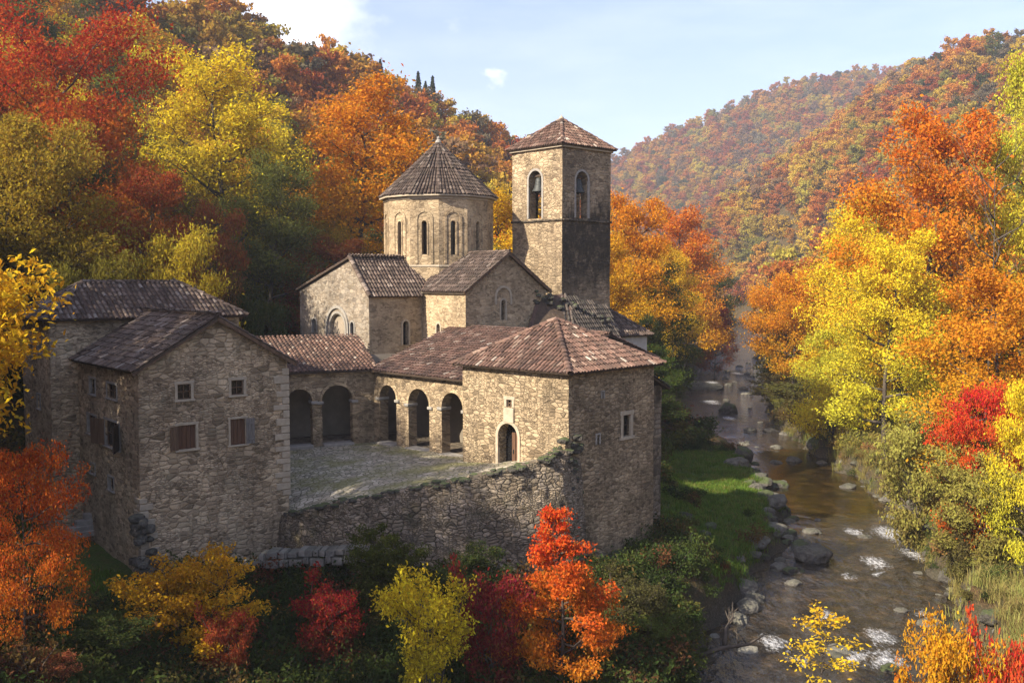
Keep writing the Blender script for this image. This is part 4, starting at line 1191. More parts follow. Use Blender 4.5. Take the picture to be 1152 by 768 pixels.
# the top and back of the wall
b0 = len(vs)
for i in range(WU + 1):
    p = vs[i]; a2 = poly_at(NPT, min(1, i / WU + 0.01)); a1 = poly_at(NPT, max(0, i / WU - 0.01)); d = a2 - a1; d.z = 0; d.normalize()
    nn = V(d.y, -d.x, 0); vs.append(p - nn * 0.55 + Z * (noise.noise(p * 2) * 0.05)); uvs.append((uvs[i][0], uvs[i][1] + 0.55))
    vs.append(p - nn * 0.6 - Z * 0.8); uvs.append((uvs[i][0], uvs[i][1] + 1.2))
for i in range(WU):
    fs.append([i, i + 1, b0 + 2 * (i + 1), b0 + 2 * i]); fs.append([b0 + 2 * i, b0 + 2 * i + 2, b0 + 2 * i + 3, b0 + 2 * i + 1])
g.add(vs, fs, uvs); g.build('wall_face', M['stone_dry'], rwall)
rm = random.Random(33); g = MB(); sp = []
for k in range(120):
    a = poly_at(NPT, rm.uniform(0.03, 0.97)); sp.append((a + V(rm.uniform(-.2, .2), rm.uniform(-0.1, 0.45), rm.uniform(-0.02, 0.12)), rm.uniform(0.12, 0.27)))
rubble(g, sp, rm, 0.5); g.build('coping_stones', M['rock_dark'], rwall)
g = MB()   # course of big pale blocks low in the wall
u = 268.0
for row, (v0, hgt, uend) in enumerate(((633, 9, 400), (624, 8, 428))):
    u = 272 + row * 22
    while u < uend:
        wpx = rm.choice((7, 9, 12, 16, 21)) * rm.uniform(0.85, 1.15); Y = 46.15 - 0.6 * (u - 270) / 150 + (0.12 if row else 0)
        c_ = at(u + wpx / 2, v0 + rm.uniform(-1.5, 1.5) - 0.055 * (u - 272), Y)
        box_uv(g, c_, V(1, -0.1, 0).normalized(), V(0.1, 1, 0).normalized(), Z, (wpx - 0.8) / F * Y, 0.9 + rm.uniform(-0.1, 0.1), (hgt - 0.6) * rm.uniform(0.8, 1.08) / F * Y, None, 0.03)
        u += wpx
g.build('block_course', M['rock_pale'], rwall)

# stone bench and steps by the side wall of the house
st = thing('stone_steps', 'short flight of worn stone steps at the foot of the left house wall', 'steps', tuple(at(92, 590, 49.0)))
g = MB(); q = at(92, 590, 49.0)
for k in range(4): box_uv(g, V(q.x - 0.2 + 0.25 * k, q.y + 0.35 * k, q.z - 0.5 + 0.26 * k), T, Bk, Z, 2.0 - 0.1 * k, 0.5, 0.3, None, 0.03)
g.build('treads', M['trim_grey'], st)
# ------------------------------------------------------------------ plant materials
def leaf_out(n, c, trans=0.42):
    dif = n('ShaderNodeBsdfDiffuse', None, Color=c, Roughness=0.5)
    tr = n('ShaderNodeBsdfTranslucent', None, Color=n.mix(1.0, c, (1.0, 0.92, 0.75), 'MULTIPLY'))
    mx = n('ShaderNodeMixShader', None, i0=trans, i1=dif.outputs[0], i2=tr.outputs[0])
    n.out(mx.outputs[0])
def vary(n, c, r, hue=0.035, val=0.55):
    h = n('ShaderNodeHueSaturation', None, Color=c, Hue=n.math('ADD', n.math('MULTIPLY', r, hue), 0.5 - hue / 2), Saturation=1.0, Value=n.math('ADD', n.math('MULTIPLY', r, val), 1 - val / 2))
    return h.outputs[0]
# own leaf colours of each tree: object colour (upper) and 'tint' (lower)
m, nt = new_mat('autumn_leaves'); n = N(nt)
oi = n('ShaderNodeObjectInfo'); pos = n('ShaderNodeNewGeometry').outputs['Position']
uv = n('ShaderNodeSeparateXYZ', None, Vector=n('ShaderNodeTexCoord').outputs['UV'])
ca_, cb_ = oi.outputs['Color'], n('ShaderNodeAttribute', {'attribute_type': 'OBJECT', 'attribute_name': 'tint'}).outputs['Color']
f = n.math('ADD', n.math('MULTIPLY', uv.outputs[1], 1.5), n.math('MULTIPLY', n.noise(pos, 0.42, 3, 0.6), 2.2))
f = n.math('ADD', f, n.math('MULTIPLY', uv.outputs[0], 0.5))
f = n.math('ADD', f, -1.6, clamp=True)
c = n.mix(f, cb_, ca_)
c = n.mix(n.math('MULTIPLY', n.math('GREATER_THAN', n.math('FRACT', n.math('MULTIPLY', uv.outputs[0], 7.31)), 0.88), 0.6), c, (0.16, 0.15, 0.035))
c = vary(n, c, uv.outputs[0])
leaf_out(n, c)
M['leaves'] = m
# far wood: one hue per tree
AUT = [(0.0, (0.06, 0.075, 0.024)), (0.1, (0.12, 0.13, 0.035)), (0.22, (0.21, 0.19, 0.045)), (0.36, (0.34, 0.26, 0.045)), (0.48, (0.42, 0.27, 0.04)), (0.6, (0.42, 0.2, 0.035)), (0.71, (0.4, 0.14, 0.03)), (0.79, (0.32, 0.09, 0.035)), (0.84, (0.22, 0.13, 0.07)), (0.92, (0.18, 0.15, 0.09))]
def wood_mat(name, bias):
    m, nt = new_mat(name); n = N(nt)
    rnd = n('ShaderNodeObjectInfo').outputs['Random']
    loc = n('ShaderNodeObjectInfo').outputs['Location']
    uv = n('ShaderNodeSeparateXYZ', None, Vector=n('ShaderNodeTexCoord').outputs['UV'])
    patch = n.noise(loc, 0.022, 3, 0.6)
    h = n.math('FRACT', n.math('ADD', n.math('MULTIPLY', rnd, 0.5), n.math('ADD', n.math('MULTIPLY', patch, 1.1), bias)))
    c = n.ramp(h, AUT, 'CONSTANT')
    r2 = n.math('FRACT', n.math('MULTIPLY', rnd, 37.7))
    c = vary(n, c, r2, 0.03, 0.5)
    c = vary(n, c, uv.outputs[0], 0.03, 0.5)
    leaf_out(n, c, 0.35); return m
M['wood_leaves'] = wood_mat('far_wood_leaves', -0.12)
def flat_leaf(name, stops, trans=0.4):
    m, nt = new_mat(name); n = N(nt)
    rnd = n('ShaderNodeObjectInfo').outputs['Random']
    uv = n('ShaderNodeSeparateXYZ', None, Vector=n('ShaderNodeTexCoord').outputs['UV'])
    c = n.ramp(rnd, stops); c = vary(n, c, uv.outputs[0], 0.04, 0.6)
    leaf_out(n, c, trans); return m
M['under_leaves'] = flat_leaf('undergrowth_leaves', [(0.0, (0.03, 0.045, 0.014)), (0.4, (0.05, 0.075, 0.02)), (0.7, (0.085, 0.1, 0.025)), (0.84, (0.13, 0.085, 0.03)), (0.93, (0.15, 0.05, 0.03)), (1.0, (0.17, 0.15, 0.04))])
M['bank_leaves'] = flat_leaf('bank_bush_leaves', [(0.0, (0.12, 0.14, 0.035)), (0.35, (0.2, 0.2, 0.045)), (0.65, (0.28, 0.22, 0.05)), (0.85, (0.24, 0.15, 0.06)), (1.0, (0.3, 0.12, 0.05))])
M['grass_blade'] = flat_leaf('grass_blades', [(0.0, (0.075, 0.13, 0.02)), (0.6, (0.13, 0.21, 0.03)), (0.85, (0.19, 0.23, 0.05)), (1.0, (0.2, 0.17, 0.06))])
M['dry_blade'] = flat_leaf('dry_grass_blades', [(0.0, (0.2, 0.15, 0.06)), (0.5, (0.32, 0.27, 0.09)), (0.8, (0.26, 0.27, 0.075)), (1.0, (0.16, 0.18, 0.05))])
M['needles'] = flat_leaf('dark_needles', [(0.0, (0.022, 0.035, 0.016)), (1.0, (0.045, 0.06, 0.028))], 0.15)
M['bark'] = plain_mat('grey_brown_bark', (0.035, 0.027, 0.02), (0.11, 0.09, 0.07), 3.0, 0.95, 0.05, (1, 1, 0.25))
M['bark_pale'] = plain_mat('pale_grey_bark', (0.13, 0.115, 0.095), (0.27, 0.245, 0.21), 3.0, 0.95, 0.04, (1, 1, 0.3))

# ------------------------------------------------------------------ plant shapes
def leaf_mesh(name, C, size, up, hmax, rng, mat, trunk=None, elong=0.62):
    """C: (n,3) leaf centres; one bent leaf (4 corners) per centre"""
    k = len(C)
    nrm = rng.normal(size=(k, 3)); nrm[:, 2] = np.abs(nrm[:, 2]) * up + 0.15; nrm /= np.linalg.norm(nrm, axis=1)[:, None]
    a = np.cross(nrm, rng.normal(size=(k, 3))); a /= np.linalg.norm(a, axis=1)[:, None] + 1e-9
    b = np.cross(nrm, a)
    s = size * rng.uniform(0.45, 1.5, k)[:, None]
    P = np.stack([C - a * s * 0.6, C + b * s * elong * 0.5 + nrm * s * 0.1, C + a * s * 0.6, C - b * s * elong * 0.5 + nrm * s * 0.1], 1).reshape(-1, 3)
    fc = np.arange(k * 4).reshape(-1, 4)
    uvr = np.stack([rng.random(k), np.clip(C[:, 2] / hmax, 0, 1)], 1)
    UV = np.repeat(uvr, 4, axis=0)
    vl, fl = P.tolist(), fc.tolist(); mats = [0] * k
    if trunk is not None:
        b0 = len(vl); vl += [tuple(p) for p in trunk.v]; fl += [[b0 + i for i in f] for f in trunk.f]
        UV = np.concatenate([UV, np.zeros((sum(len(f) for f in trunk.f), 2))]); mats += [1] * len(trunk.f)
    me = bpy.data.meshes.new(name); me.from_pydata(vl, [], fl)
    u = me.uv_layers.new(name='UVMap'); u.data.foreach_set('uv', UV.astype(np.float32).ravel())
    me.materials.append(mat)
    if trunk is not None: me.materials.append(M['bark']); me.polygons.foreach_set('material_index', mats)
    me.update(); return me

def mb_mesh(mb, name, mat):
    me = bpy.data.meshes.new(name); me.from_pydata(mb.v, [], mb.f); me.materials.append(mat)
    me.polygons.foreach_set('use_smooth', [True] * len(me.polygons)); me.update(); return me

def grow(seed, H, Rc, base, nl, tiers=False, lean=0.04, sub=3, droop=0.0, profile='round', trunk_r=None, stems=1, twig=False):
    """trunk and limbs as tubes; returns (MB, clump centres with radii)"""
    r = random.Random(seed); mb = MB(); cl = []
    tr = trunk_r or H * 0.017
    for st in range(stems):
        ph = r.uniform(0, 6.28)
        spread = 0 if stems == 1 else Rc * r.uniform(0.25, 0.65)
        tp = []
        for i in range(7):
            t = i / 6
            tp.append(V(math.cos(ph) * (spread * t ** 1.3) + H * lean * math.sin(ph + t * 4) * t, math.sin(ph) * (spread * t ** 1.3) + H * lean * math.cos(ph * 1.7 + t * 3) * t, H * 0.9 * t * (1 if st == 0 else r.uniform(0.75, 1))))
        f = 1 if stems == 1 else 0.6
        tube(mb, tp, [tr * f * (1 - 0.88 * (i / 6) ** 0.8) for i in range(7)], 6)
        tb = base if stems == 1 else base * r.uniform(0.7, 1.3)
        az = r.uniform(0, 6.28)
        for k in range(max(3, nl // stems)):
            t = (k + r.uniform(0.1, 0.9)) / max(3, nl // stems)
            z = tb + (0.95 - tb) * t
            q = tp[min(5, int(z / 0.9 * 6))] if z < 0.9 else tp[5]
            zi = min(5.99, z / 0.9 * 6); i0 = int(zi); st_ = tp[i0].lerp(tp[min(6, i0 + 1)], zi - i0)
            if profile == 'round': pr = math.sqrt(max(0.05, 1 - ((t - 0.36) / 0.68) ** 2))
            elif profile == 'cone': pr = 1.0 - 0.88 * t
            elif profile == 'spire': pr = 0.5 + 0.5 * math.sin(math.pi * min(1, t * 0.8 + 0.25))
            else: pr = 0.45 + 0.6 * t   # vase
            az += 2.399 + r.uniform(-0.5, 0.5)
            L = Rc * pr * r.uniform(0.72, 1.12) / (1 if stems == 1 else 1.7)
            rise = (0.75 - 0.55 * (1 - t)) * r.uniform(0.6, 1.2) if not tiers else r.uniform(0.0, 0.25)
            rise -= droop
            d = V(math.cos(az), math.sin(az), rise)
            pts = [st_]
            for j in range(1, 5):
                pts.append(st_ + d * (L * j / 4) + V(r.uniform(-.06, .06), r.uniform(-.06, .06), r.uniform(-.05, .05) + 0.05 * j * j / 16) * L)
            r0 = max(0.03, tr * f * 0.5 * (1 - 0.6 * t))
            tube(mb, pts, [r0 * (1 - 0.85 * j / 4) for j in range(5)], 5)
            cl.append((pts[4], L, t)); cl.append((pts[3], L, t)); cl.append((pts[2], L * 0.8, t))
            for s in range(sub):
                j = r.choice((1, 2, 2, 3)); p = pts[j]
                a2 = az + r.choice((-1, 1)) * r.uniform(0.5, 1.2)
                d2 = V(math.cos(a2), math.sin(a2), rise + r.uniform(-0.15, 0.45))
                l2 = L * r.uniform(0.3, 0.55)
                e = p + d2 * l2
                tube(mb, [p, p + d2 * l2 * 0.5 + V(0, 0, 0.04 * l2), e], [r0 * 0.4, r0 * 0.25, r0 * 0.08], 4)
                cl.append((e, L * 0.8, t)); cl.append((p + d2 * l2 * 0.6, L * 0.7, t))
                if twig:
                    for _ in range(4):
                        d3 = V(r.uniform(-1, 1), r.uniform(-1, 1), r.uniform(0.1, 1.1)); tube(mb, [e, e + d3 * l2 * 0.4, e + d3 * l2 * 0.75 + V(r.uniform(-.2, .2), r.uniform(-.2, .2), .1)], [r0 * 0.16, r0 * 0.1, r0 * 0.04], 3, cap=False)
        cl.append((tp[6], Rc * 0.5, 1.0)); cl.append((tp[5], Rc * 0.6, 0.9))
    return mb, cl

def crown_points(cl, count, rad, flat, seed, zmin=0.0):
    rng = np.random.RandomState(seed)
    P = np.array([[p.x, p.y, p.z] for p, L, t in cl]); S = np.array([rad * (0.55 + 0.45 * min(1.6, L / (rad * 2.2 + 1e-6))) for p, L, t in cl])
    S = S * rng.uniform(0.6, 1.25, len(S))
    w = S ** 2; w = w * rng.uniform(0.35, 1.5, len(S)); w /= w.sum()
    idx = rng.choice(len(P), count, p=w)
    d = rng.normal(size=(count, 3)); d /= np.linalg.norm(d, axis=1)[:, None]
    rr = rng.uniform(0.15, 1.0, count) ** 0.45
    rr = np.where(rng.random(count) < 0.2, rr * rng.uniform(1.0, 2.0, count), rr)
    off_ = d * rr[:, None] * S[idx][:, None]; off_[:, 2] *= flat
    C = P[idx] + off_
    return C[C[:, 2] > zmin], rng

PROTO = {}
def proto(key, seed, H, Rc, base, nl, count, leaf, rad, flat=0.6, up=0.9, **kw):
    mb, cl = grow(seed, H, Rc, base, nl, **kw)
    C, rng = crown_points(cl, count, rad, flat, seed, H * 0.06)
    PROTO[key] = (H, Rc, mb_mesh(mb, 'trunk', M['bark']), leaf_mesh('crown', C, leaf, up, H, rng, M['leaves']))
proto('oakA', 1, 18, 6.5, 0.2, 22, 42000, 0.2, 1.5, 0.62)
proto('oakB', 2, 18, 6.0, 0.16, 24, 42000, 0.2, 1.4, 0.55)
proto('oakC', 3, 18, 6.8, 0.24, 20, 40000, 0.21, 1.6, 0.6, tiers=True)
proto('tallA', 4, 20, 4.6, 0.16, 26, 36000, 0.2, 1.25, 0.7, profile='spire')
proto('tallB', 5, 20, 5.0, 0.2, 22, 33000, 0.2, 1.3, 0.7, profile='spire', lean=0.06)
proto('small', 6, 10, 4.2, 0.12, 18, 21000, 0.155, 0.95, 0.55, tiers=True)
proto('high', 7, 14, 4.0, 0.66, 20, 16000, 0.2, 1.0, 0.6, lean=0.02)
proto('midA', 11, 16, 5.5, 0.15, 16, 7500, 0.42, 1.6, 0.65)
proto('midB', 12, 16, 5.0, 0.12, 16, 7500, 0.42, 1.5, 0.65, profile='spire')
proto('midC', 13, 16, 6.0, 0.18, 15, 7500, 0.44, 1.7, 0.6)
# near bushes and saplings, fine leaves
proto('maple', 21, 9, 3.6, 0.1, 36, 27000, 0.13, 0.46, 0.55, up=1.0, tiers=True, profile='cone', sub=4)
proto('mapleB', 22, 8, 4.0, 0.12, 24, 25000, 0.135, 0.66, 0.55, up=1.0, tiers=True, profile='round', sub=4)
proto('bush', 23, 5, 3.2, 0.06, 48, 20000, 0.125, 0.44, 0.55, stems=4, sub=3)
proto('bushB', 24, 4, 2.6, 0.05, 45, 12000, 0.12, 0.36, 0.6, stems=5, sub=3)
proto('spiky', 25, 5, 2.2, 0.15, 56, 13000, 0.105, 0.24, 1.3, stems=14, sub=2, profile='vase')
proto('sapling', 26, 6, 1.2, 0.3, 14, 950, 0.15, 0.36, 0.7, sub=2, trunk_r=0.05)
def bare_proto(key, seed, H, Rc, nl, **kw):
    mb, cl = grow(seed, H, Rc, 0.25, nl, sub=5, twig=True, profile='vase', **kw)
    PROTO[key] = (H, Rc, mb_mesh(mb, 'trunk', M['bark']), None)
bare_proto('bare', 31, 16, 4.0, 18, trunk_r=0.17)
def conifer(key, seed, H, Rc, count, leaf):
    rng = np.random.RandomState(seed); mb = MB(); tube(mb, [V(0, 0, 0), V(0, 0, H)], [H * 0.014, 0.02], 6)
    t = rng.random(count) ** 0.6; t = 1 - t; z = H * (0.1 + 0.9 * t)
    tier = np.floor(z / 0.9) * 0.9; fr = (z - tier) / 0.9
    az = rng.uniform(0, 6.28, count); rr = Rc * (1 - z / H * 0.97) * (1 - 0.45 * fr) * rng.uniform(0.3, 1, count) ** 0.5
    C = np.stack([np.cos(az) * rr, np.sin(az) * rr, z - rr * 0.25], 1)
    PROTO[key] = (H, Rc, mb_mesh(mb, 'trunk', M['bark']), leaf_mesh('crown', C, leaf, 0.8, H, rng, M['needles']))
conifer('fir', 41, 17, 3.2, 5000, 0.55)

def plant(key, x, y, H, Rc, rot, name, label, cat, group, cA=(0.3, 0.2, 0.03), cB=None, z=None, sink=0.25, lean=(0, 0)):
    h0, r0, tm, cm = PROTO[key]
    z0 = hz(x, y) - sink if z is None else z
    o = thing(name, label, cat, (x, y, z0), group)
    o.rotation_euler = (lean[0], lean[1], rot); o.scale = (Rc / r0, Rc / r0, H / h0)
    t = bpy.data.objects.new('trunk', tm); link(t, o)
    if cm is not None:
        c = bpy.data.objects.new('crown', cm); c.color = tuple(cA) + (1,); c['tint'] = [float(q) for q in (cB or cA)]; link(c, o)
    return o

# leaf colours (albedo)
RED, CRIM, RUST, ORNG, AMBR = (0.42, 0.055, 0.02), (0.3, 0.025, 0.022), (0.3, 0.09, 0.03), (0.6, 0.23, 0.018), (0.58, 0.31, 0.02)
GOLD, YELL, LIME, OLIV, GREN, DKGR, SCAR, TAN = (0.6, 0.37, 0.022), (0.68, 0.52, 0.03), (0.5, 0.48, 0.045), (0.2, 0.17, 0.03), (0.1, 0.13, 0.03), (0.05, 0.07, 0.022), (0.58, 0.165, 0.018), (0.24, 0.16, 0.07)

taken = []
def hero(key, u, vtop, D, wpx, label, cA, cB=None, name='broadleaf_tree', cat='tree', rot=0.0, vbase=None, group=None, lean=(0, 0), zb=None):
    """stand a tree on the land below picture column u at distance D"""
    x = (u - 576) / F * D
    z0 = hz(x, D) if zb is None else zb
    zt = at(u, vtop, D).z
    H_ = zt - z0; R_ = wpx / 2 / F * D
    if key[:3] == 'oak' and H_ / R_ > 3.5: key = 'tallA' if key == 'oakB' else 'tallB'
    taken.append((x, D, wpx / 2 / F * D))
    return plant(key, x, D, max(1.5, zt - z0 + 0.25), wpx / 2 / F * D, rot, name, label, cat, group, cA, cB, z=z0 - 0.25, lean=lean)

# left slope
hero('oakA', 78, 42, 78, 205, 'big red crowned maple with yellow lower branches on the slope behind the hipped house', RED, AMBR, rot=1.0)
hero('oakB', 45, 150, 66, 190, 'olive gold tree in front of the big red maple left of the hipped house', (0.36, 0.25, 0.03), OLIV, rot=2.2)
hero('oakC', 160, 195, 72, 110, 'dull red and olive tree right below the big red maple', (0.33, 0.075, 0.025), (0.26, 0.19, 0.03), rot=0.4)
hero('tallA', 256, 66, 96, 150, 'tall yellow topped tree with green lower crown between red maple and orange oak', YELL, (0.13, 0.14, 0.035), rot=0.7)
hero('tallB', 305, 175, 92, 110, 'green tree beside the tall yellow topped tree', (0.16, 0.17, 0.04), DKGR, rot=1.7)
hero('oakB', 402, 104, 106, 165, 'large orange topped tree turning gold below, left behind the church drum', ORNG, GOLD, rot=3.1)
hero('oakA', 350, 250, 98, 110, 'dark olive gold tree behind the west arm of the church', (0.34, 0.23, 0.03), OLIV, rot=4.0)
hero('small', 203, 250, 66, 120, 'spreading yellow olive tree above the hipped house roof', (0.42, 0.32, 0.03), (0.24, 0.2, 0.03), rot=0.3)
hero('small', 236, 222, 80, 80, 'thin rust coloured tree behind the spreading yellow olive tree', RUST, TAN, rot=1.3)
hero('small', 292, 330, 74, 70, 'dark green tree between the hipped house and the church', DKGR, DKGR, rot=2.3)
hero('small', 118, 280, 63, 120, 'shadowed olive tree rising directly behind the hipped house roof', OLIV, GREN, rot=5.3)
hero('high', -78, 334, 27, 265, 'golden leaved tree reaching in beside the hipped house wall', GOLD, AMBR, rot=0.9)
hero('tallB', 18, 60, 92, 120, 'yellow tree left of the big red maple, high on the slope', YELL, GOLD, rot=5.0)
hero('oakA', 570, 220, 98, 130, 'golden tree glowing between the church drum and the bell tower', GOLD, AMBR, rot=2.9)
hero('oakC', 703, 222, 118, 100, 'orange gold tree directly right of the bell tower', ORNG, GOLD, rot=1.2)
hero('oakB', 688, 270, 104, 70, 'amber tree whose low branches hang behind the tower and outbuilding', AMBR, GOLD, rot=0.2)
hero('oakB', 770, 238, 172, 80, 'orange crowned tree above the bend of the left bank', SCAR, AMBR, rot=0.2)
hero('oakA', 757, 280, 150, 60, 'single yellow tree on the shaded left bank beyond the tower', GOLD, YELL, rot=2.0)
hero('tallA', 742, 300, 122, 75, 'dark green tree on the left bank right of the outbuilding', GREN, DKGR, rot=1.1)
hero('tallB', 790, 285, 205, 70, 'very dark tree at the shaded river bend', DKGR, (0.035, 0.045, 0.02), rot=4.1)
hero('small', 805, 340, 178, 42, 'small dull red tree low over the shaded river bend', (0.3, 0.05, 0.035), RUST, rot=0.1)
hero('small', 768, 352, 175, 46, 'low green tree overhanging the river beyond the annex', GREN, OLIV, rot=3.3)
hero('small', 728, 350, 112, 44, 'dark bush like tree behind the annex by the river', DKGR, GREN, rot=0.6)
# left foreground
hero('mapleB', 16, 500, 29, 122, 'bright orange maple in the near left corner below the hipped house', (0.5, 0.105, 0.02), (0.52, 0.16, 0.02), rot=0.5, zb=7.0)
hero('bush', 207, 626, 37.5, 165, 'amber leaved bush at the foot of the gabled house', AMBR, GOLD, 'leafy_bush', 'bush', rot=0.5)
hero('bushB', 365, 664, 39, 105, 'dark crimson bush under the pale block course of the retaining wall', CRIM, (0.14, 0.05, 0.03), 'leafy_bush', 'bush', rot=0.5)
hero('spiky', 480, 648, 36, 125, 'yellow bush with upright finger like sprays below the retaining wall', YELL, (0.42, 0.36, 0.03), 'leafy_bush', 'bush', rot=0.2)
hero('maple', 632, 556, 38.5, 150, 'bright red orange maple standing in front of the square rubble building', (0.62, 0.085, 0.02), (0.55, 0.2, 0.02), rot=0.5)
hero('bushB', 556, 650, 38, 100, 'dark red bush left of the red orange maple', (0.26, 0.028, 0.03), (0.2, 0.04, 0.03), 'leafy_bush', 'bush', rot=1.5)
hero('bush', 430, 598, 42.5, 110, 'dark green shrub with a few rusty leaves against the retaining wall', (0.07, 0.085, 0.02), (0.05, 0.06, 0.02), 'leafy_bush', 'bush', rot=2.5)
hero('bush', 530, 618, 42.5, 100, 'deep green shrub in the middle foot of the retaining wall', DKGR, (0.04, 0.055, 0.02), 'leafy_bush', 'bush', rot=0.9)
hero('bushB', 250, 690, 36, 70, 'small orange red bush right of the amber leaved bush', (0.33, 0.06, 0.03), RUST, 'leafy_bush', 'bush', rot=1.9)
hero('bushB', 40, 735, 30, 90, 'pinkish orange bush in the lowest left corner', (0.5, 0.17, 0.08), RUST, 'leafy_bush', 'bush', rot=1.1, zb=5.0)
hero('bush', 95, 690, 33, 130, 'dark green bush below the orange maple', DKGR, (0.04, 0.06, 0.02), 'leafy_bush', 'bush', rot=3.1)
hero('bushB', 715, 655, 44, 110, 'dull brown green shrub at the river side foot of the rubble building', (0.08, 0.075, 0.03), (0.06, 0.05, 0.025), 'leafy_bush', 'bush', rot=0.4)
hero('bushB', 745, 690, 43, 90, 'mossy green shrub above the driftwood at the river edge', GREN, DKGR, 'leafy_bush', 'bush', rot=2.4)
# right bank
hero('oakA', 1036, 124, 90, 160, 'large scarlet topped tree with golden lower crown on the sunlit bank', SCAR, GOLD, rot=0.8)
hero('oakB', 962, 228, 104, 112, 'tall bright yellow tree left of the scarlet topped tree', YELL, GOLD, rot=2.8)
hero('oakC', 893, 300, 124, 92, 'orange tree leaning over the river at the bend of the sunlit bank', ORNG, AMBR, rot=1.8)
hero('tallA', 1000, 268, 82, 110, 'lime yellow tree with slender dark trunk above the bank of pale grass', YELL, LIME, rot=3.8)
hero('small', 940, 362, 98, 90, 'yellow green low tree over the shaded bank grass', LIME, YELL, rot=0.2)
hero('bare', 1112, 150, 74, 110, 'leafless grey tree with fine twigs on the sunlit slope', TAN, rot=0.4)
hero('tallB', 1150, 70, 92, 120, 'yellow green tall tree at the edge behind the leafless tree', LIME, YELL, rot=1.4)
hero('oakB', 1085, 210, 98, 100, 'olive gold tree behind the leafless grey tree', (0.34, 0.28, 0.04), LIME, rot=0.9)
hero('oakC', 1120, 305, 62, 165, 'broad orange gold tree spreading over the red shrub', (0.56, 0.22, 0.018), GOLD, rot=1.9)
hero('mapleB', 1106, 432, 55, 92, 'scarlet shrub maple in the middle of the sunlit bank', (0.55, 0.035, 0.022), SCAR, rot=0.9)
hero('small', 1162, 425, 51, 80, 'golden yellow small tree right of the scarlet shrub maple', YELL, LIME, rot=2.9)
hero('bush', 1040, 462, 65, 130, 'pale yellow green bush overhanging the two leaning bank stones', (0.33, 0.31, 0.07), (0.24, 0.2, 0.06), 'leafy_bush', 'bush', rot=0.7)
hero('bush', 1105, 505, 54, 140, 'straw green bush below the scarlet shrub maple', (0.3, 0.27, 0.06), (0.22, 0.19, 0.05), 'leafy_bush', 'bush', rot=1.7)
hero('bushB', 1095, 560, 55, 80, 'brown shaded round bush at the water edge under the sunlit bank', (0.12, 0.09, 0.04), (0.1, 0.09, 0.03), 'leafy_bush', 'bush', rot=2.7)
hero('bush', 925, 425, 106, 130, 'shaded green brown bush on the undercut bank', (0.1, 0.1, 0.03), (0.12, 0.08, 0.03), 'leafy_bush', 'bush', rot=0.1)
hero('bush', 880, 420, 128, 80, 'dark bush at the water under the leaning orange tree', (0.11, 0.085, 0.03), OLIV, 'leafy_bush', 'bush', rot=4.1)
hero('spiky', 1078, 700, 31, 105, 'yellow and red leaved shrub in the nearest right corner', (0.56, 0.28, 0.02), (0.5, 0.1, 0.02), 'leafy_bush', 'bush', rot=0.6)
hero('bushB', 1145, 728, 30, 90, 'red leaved bush in the lowest right corner', (0.5, 0.06, 0.025), ORNG, 'leafy_bush', 'bush', rot=1.6)
hero('sapling', 930, 682, 40, 70, 'thin yellow leaved sapling standing before the water', GOLD, YELL, 'sapling', 'tree', rot=0.6, zb=0.2)

# ------------------------------------------------------------------ the wood on the slopes
rf = random.Random(77)
def in_zone(x, y):
    dl, dr = float(river_l(np.array([y]))[0]) - x, x - float(river_r(np.array([y]))[0])
    if dl < 3 and dr < 3: return False
    if dl > dr:
        if poly_dist(np.array([x]), np.array([y]), COMPLEX)[0] < 3.5: return False
        if y < 100 and dl < 10: return False
        if y < 260 and dl < 8: return False
        if y < 62 and x > -34: return False
        if -34 < x < 12 and y < 92: return False
    else:
        if y < 125 and dr < 12: return False
        if y < 58 and x < 45: return False
    return True
cand = []
y = 2.0
while y < 1150:
    st = 6.2 if y < 160 else (6.6 if y < 320 else 7.0)
    x = -0.75 * y - 70
    while x < 0.75 * y + 70:
        px, py = x + rf.uniform(-.42, .42) * st, y + rf.uniform(-.42, .42) * st
        if -690 < px < 880 and in_zone(px, py): cand.append((px, py))
        x += st
    y += st
cz = height(np.array([c[0] for c in cand]), np.array([c[1] for c in cand]))
def project(x, y, z):
    d = V(x, y, z - CAMZ); fy = d.y * math.cos(PITCH) - d.z * math.sin(PITCH); uy = d.y * math.sin(PITCH) + d.z * math.cos(PITCH)
    return (576 + F * d.x / fy, 384 - F * uy / fy) if fy > 1 else (-9999, 0)
# what the land itself hides is not planted
lines = {}
def hidden(x, y, z):
    steps = np.linspace(0.06, 0.97, 70)
    return bool(np.any(height(x * steps, y * steps) + 3.0 > CAMZ + (z - CAMZ) * steps))
near, far = [], []
for (x, y), z in zip(cand, cz):
    H = rf.uniform(10, 17) * (0.85 if x < 0 and y > 110 else 1.0) * (0.78 if y > 300 else 1.0)
    if x > 0 and y < 160: H *= 0.8
    if x > 0 and y < 210 and x > float(river_r(np.array([y]))[0]):
        u, v = project(x, y, z + H)
        lim = np.interp(u, [800, 840, 870, 900, 950, 990, 1010, 1040, 1090, 1120, 1160, 1230], [420, 385, 335, 300, 240, 185, 150, 135, 190, 165, 110, 60])
        if v < lim:
            H = H - (lim - v) / F * y
            if H < 5: continue
    u, v = project(x, y, z + H * 0.6)
    inside = -70 < u < 1222 and v > -160 and y > 25
    if any((x - tx) ** 2 + (y - ty) ** 2 < (0.55 * tr + 1.8) ** 2 for tx, ty, tr in taken): continue
    if not inside:
        if y < 190 and x < 0 and x > -150: far.append((x, y, z, H))
        continue
    if y > 90 and hidden(x, y, z + H): continue
    near.append((y, x, z, H, u, v))
near.sort()
print('wood candidates', len(near), len(far))
NIND = 238
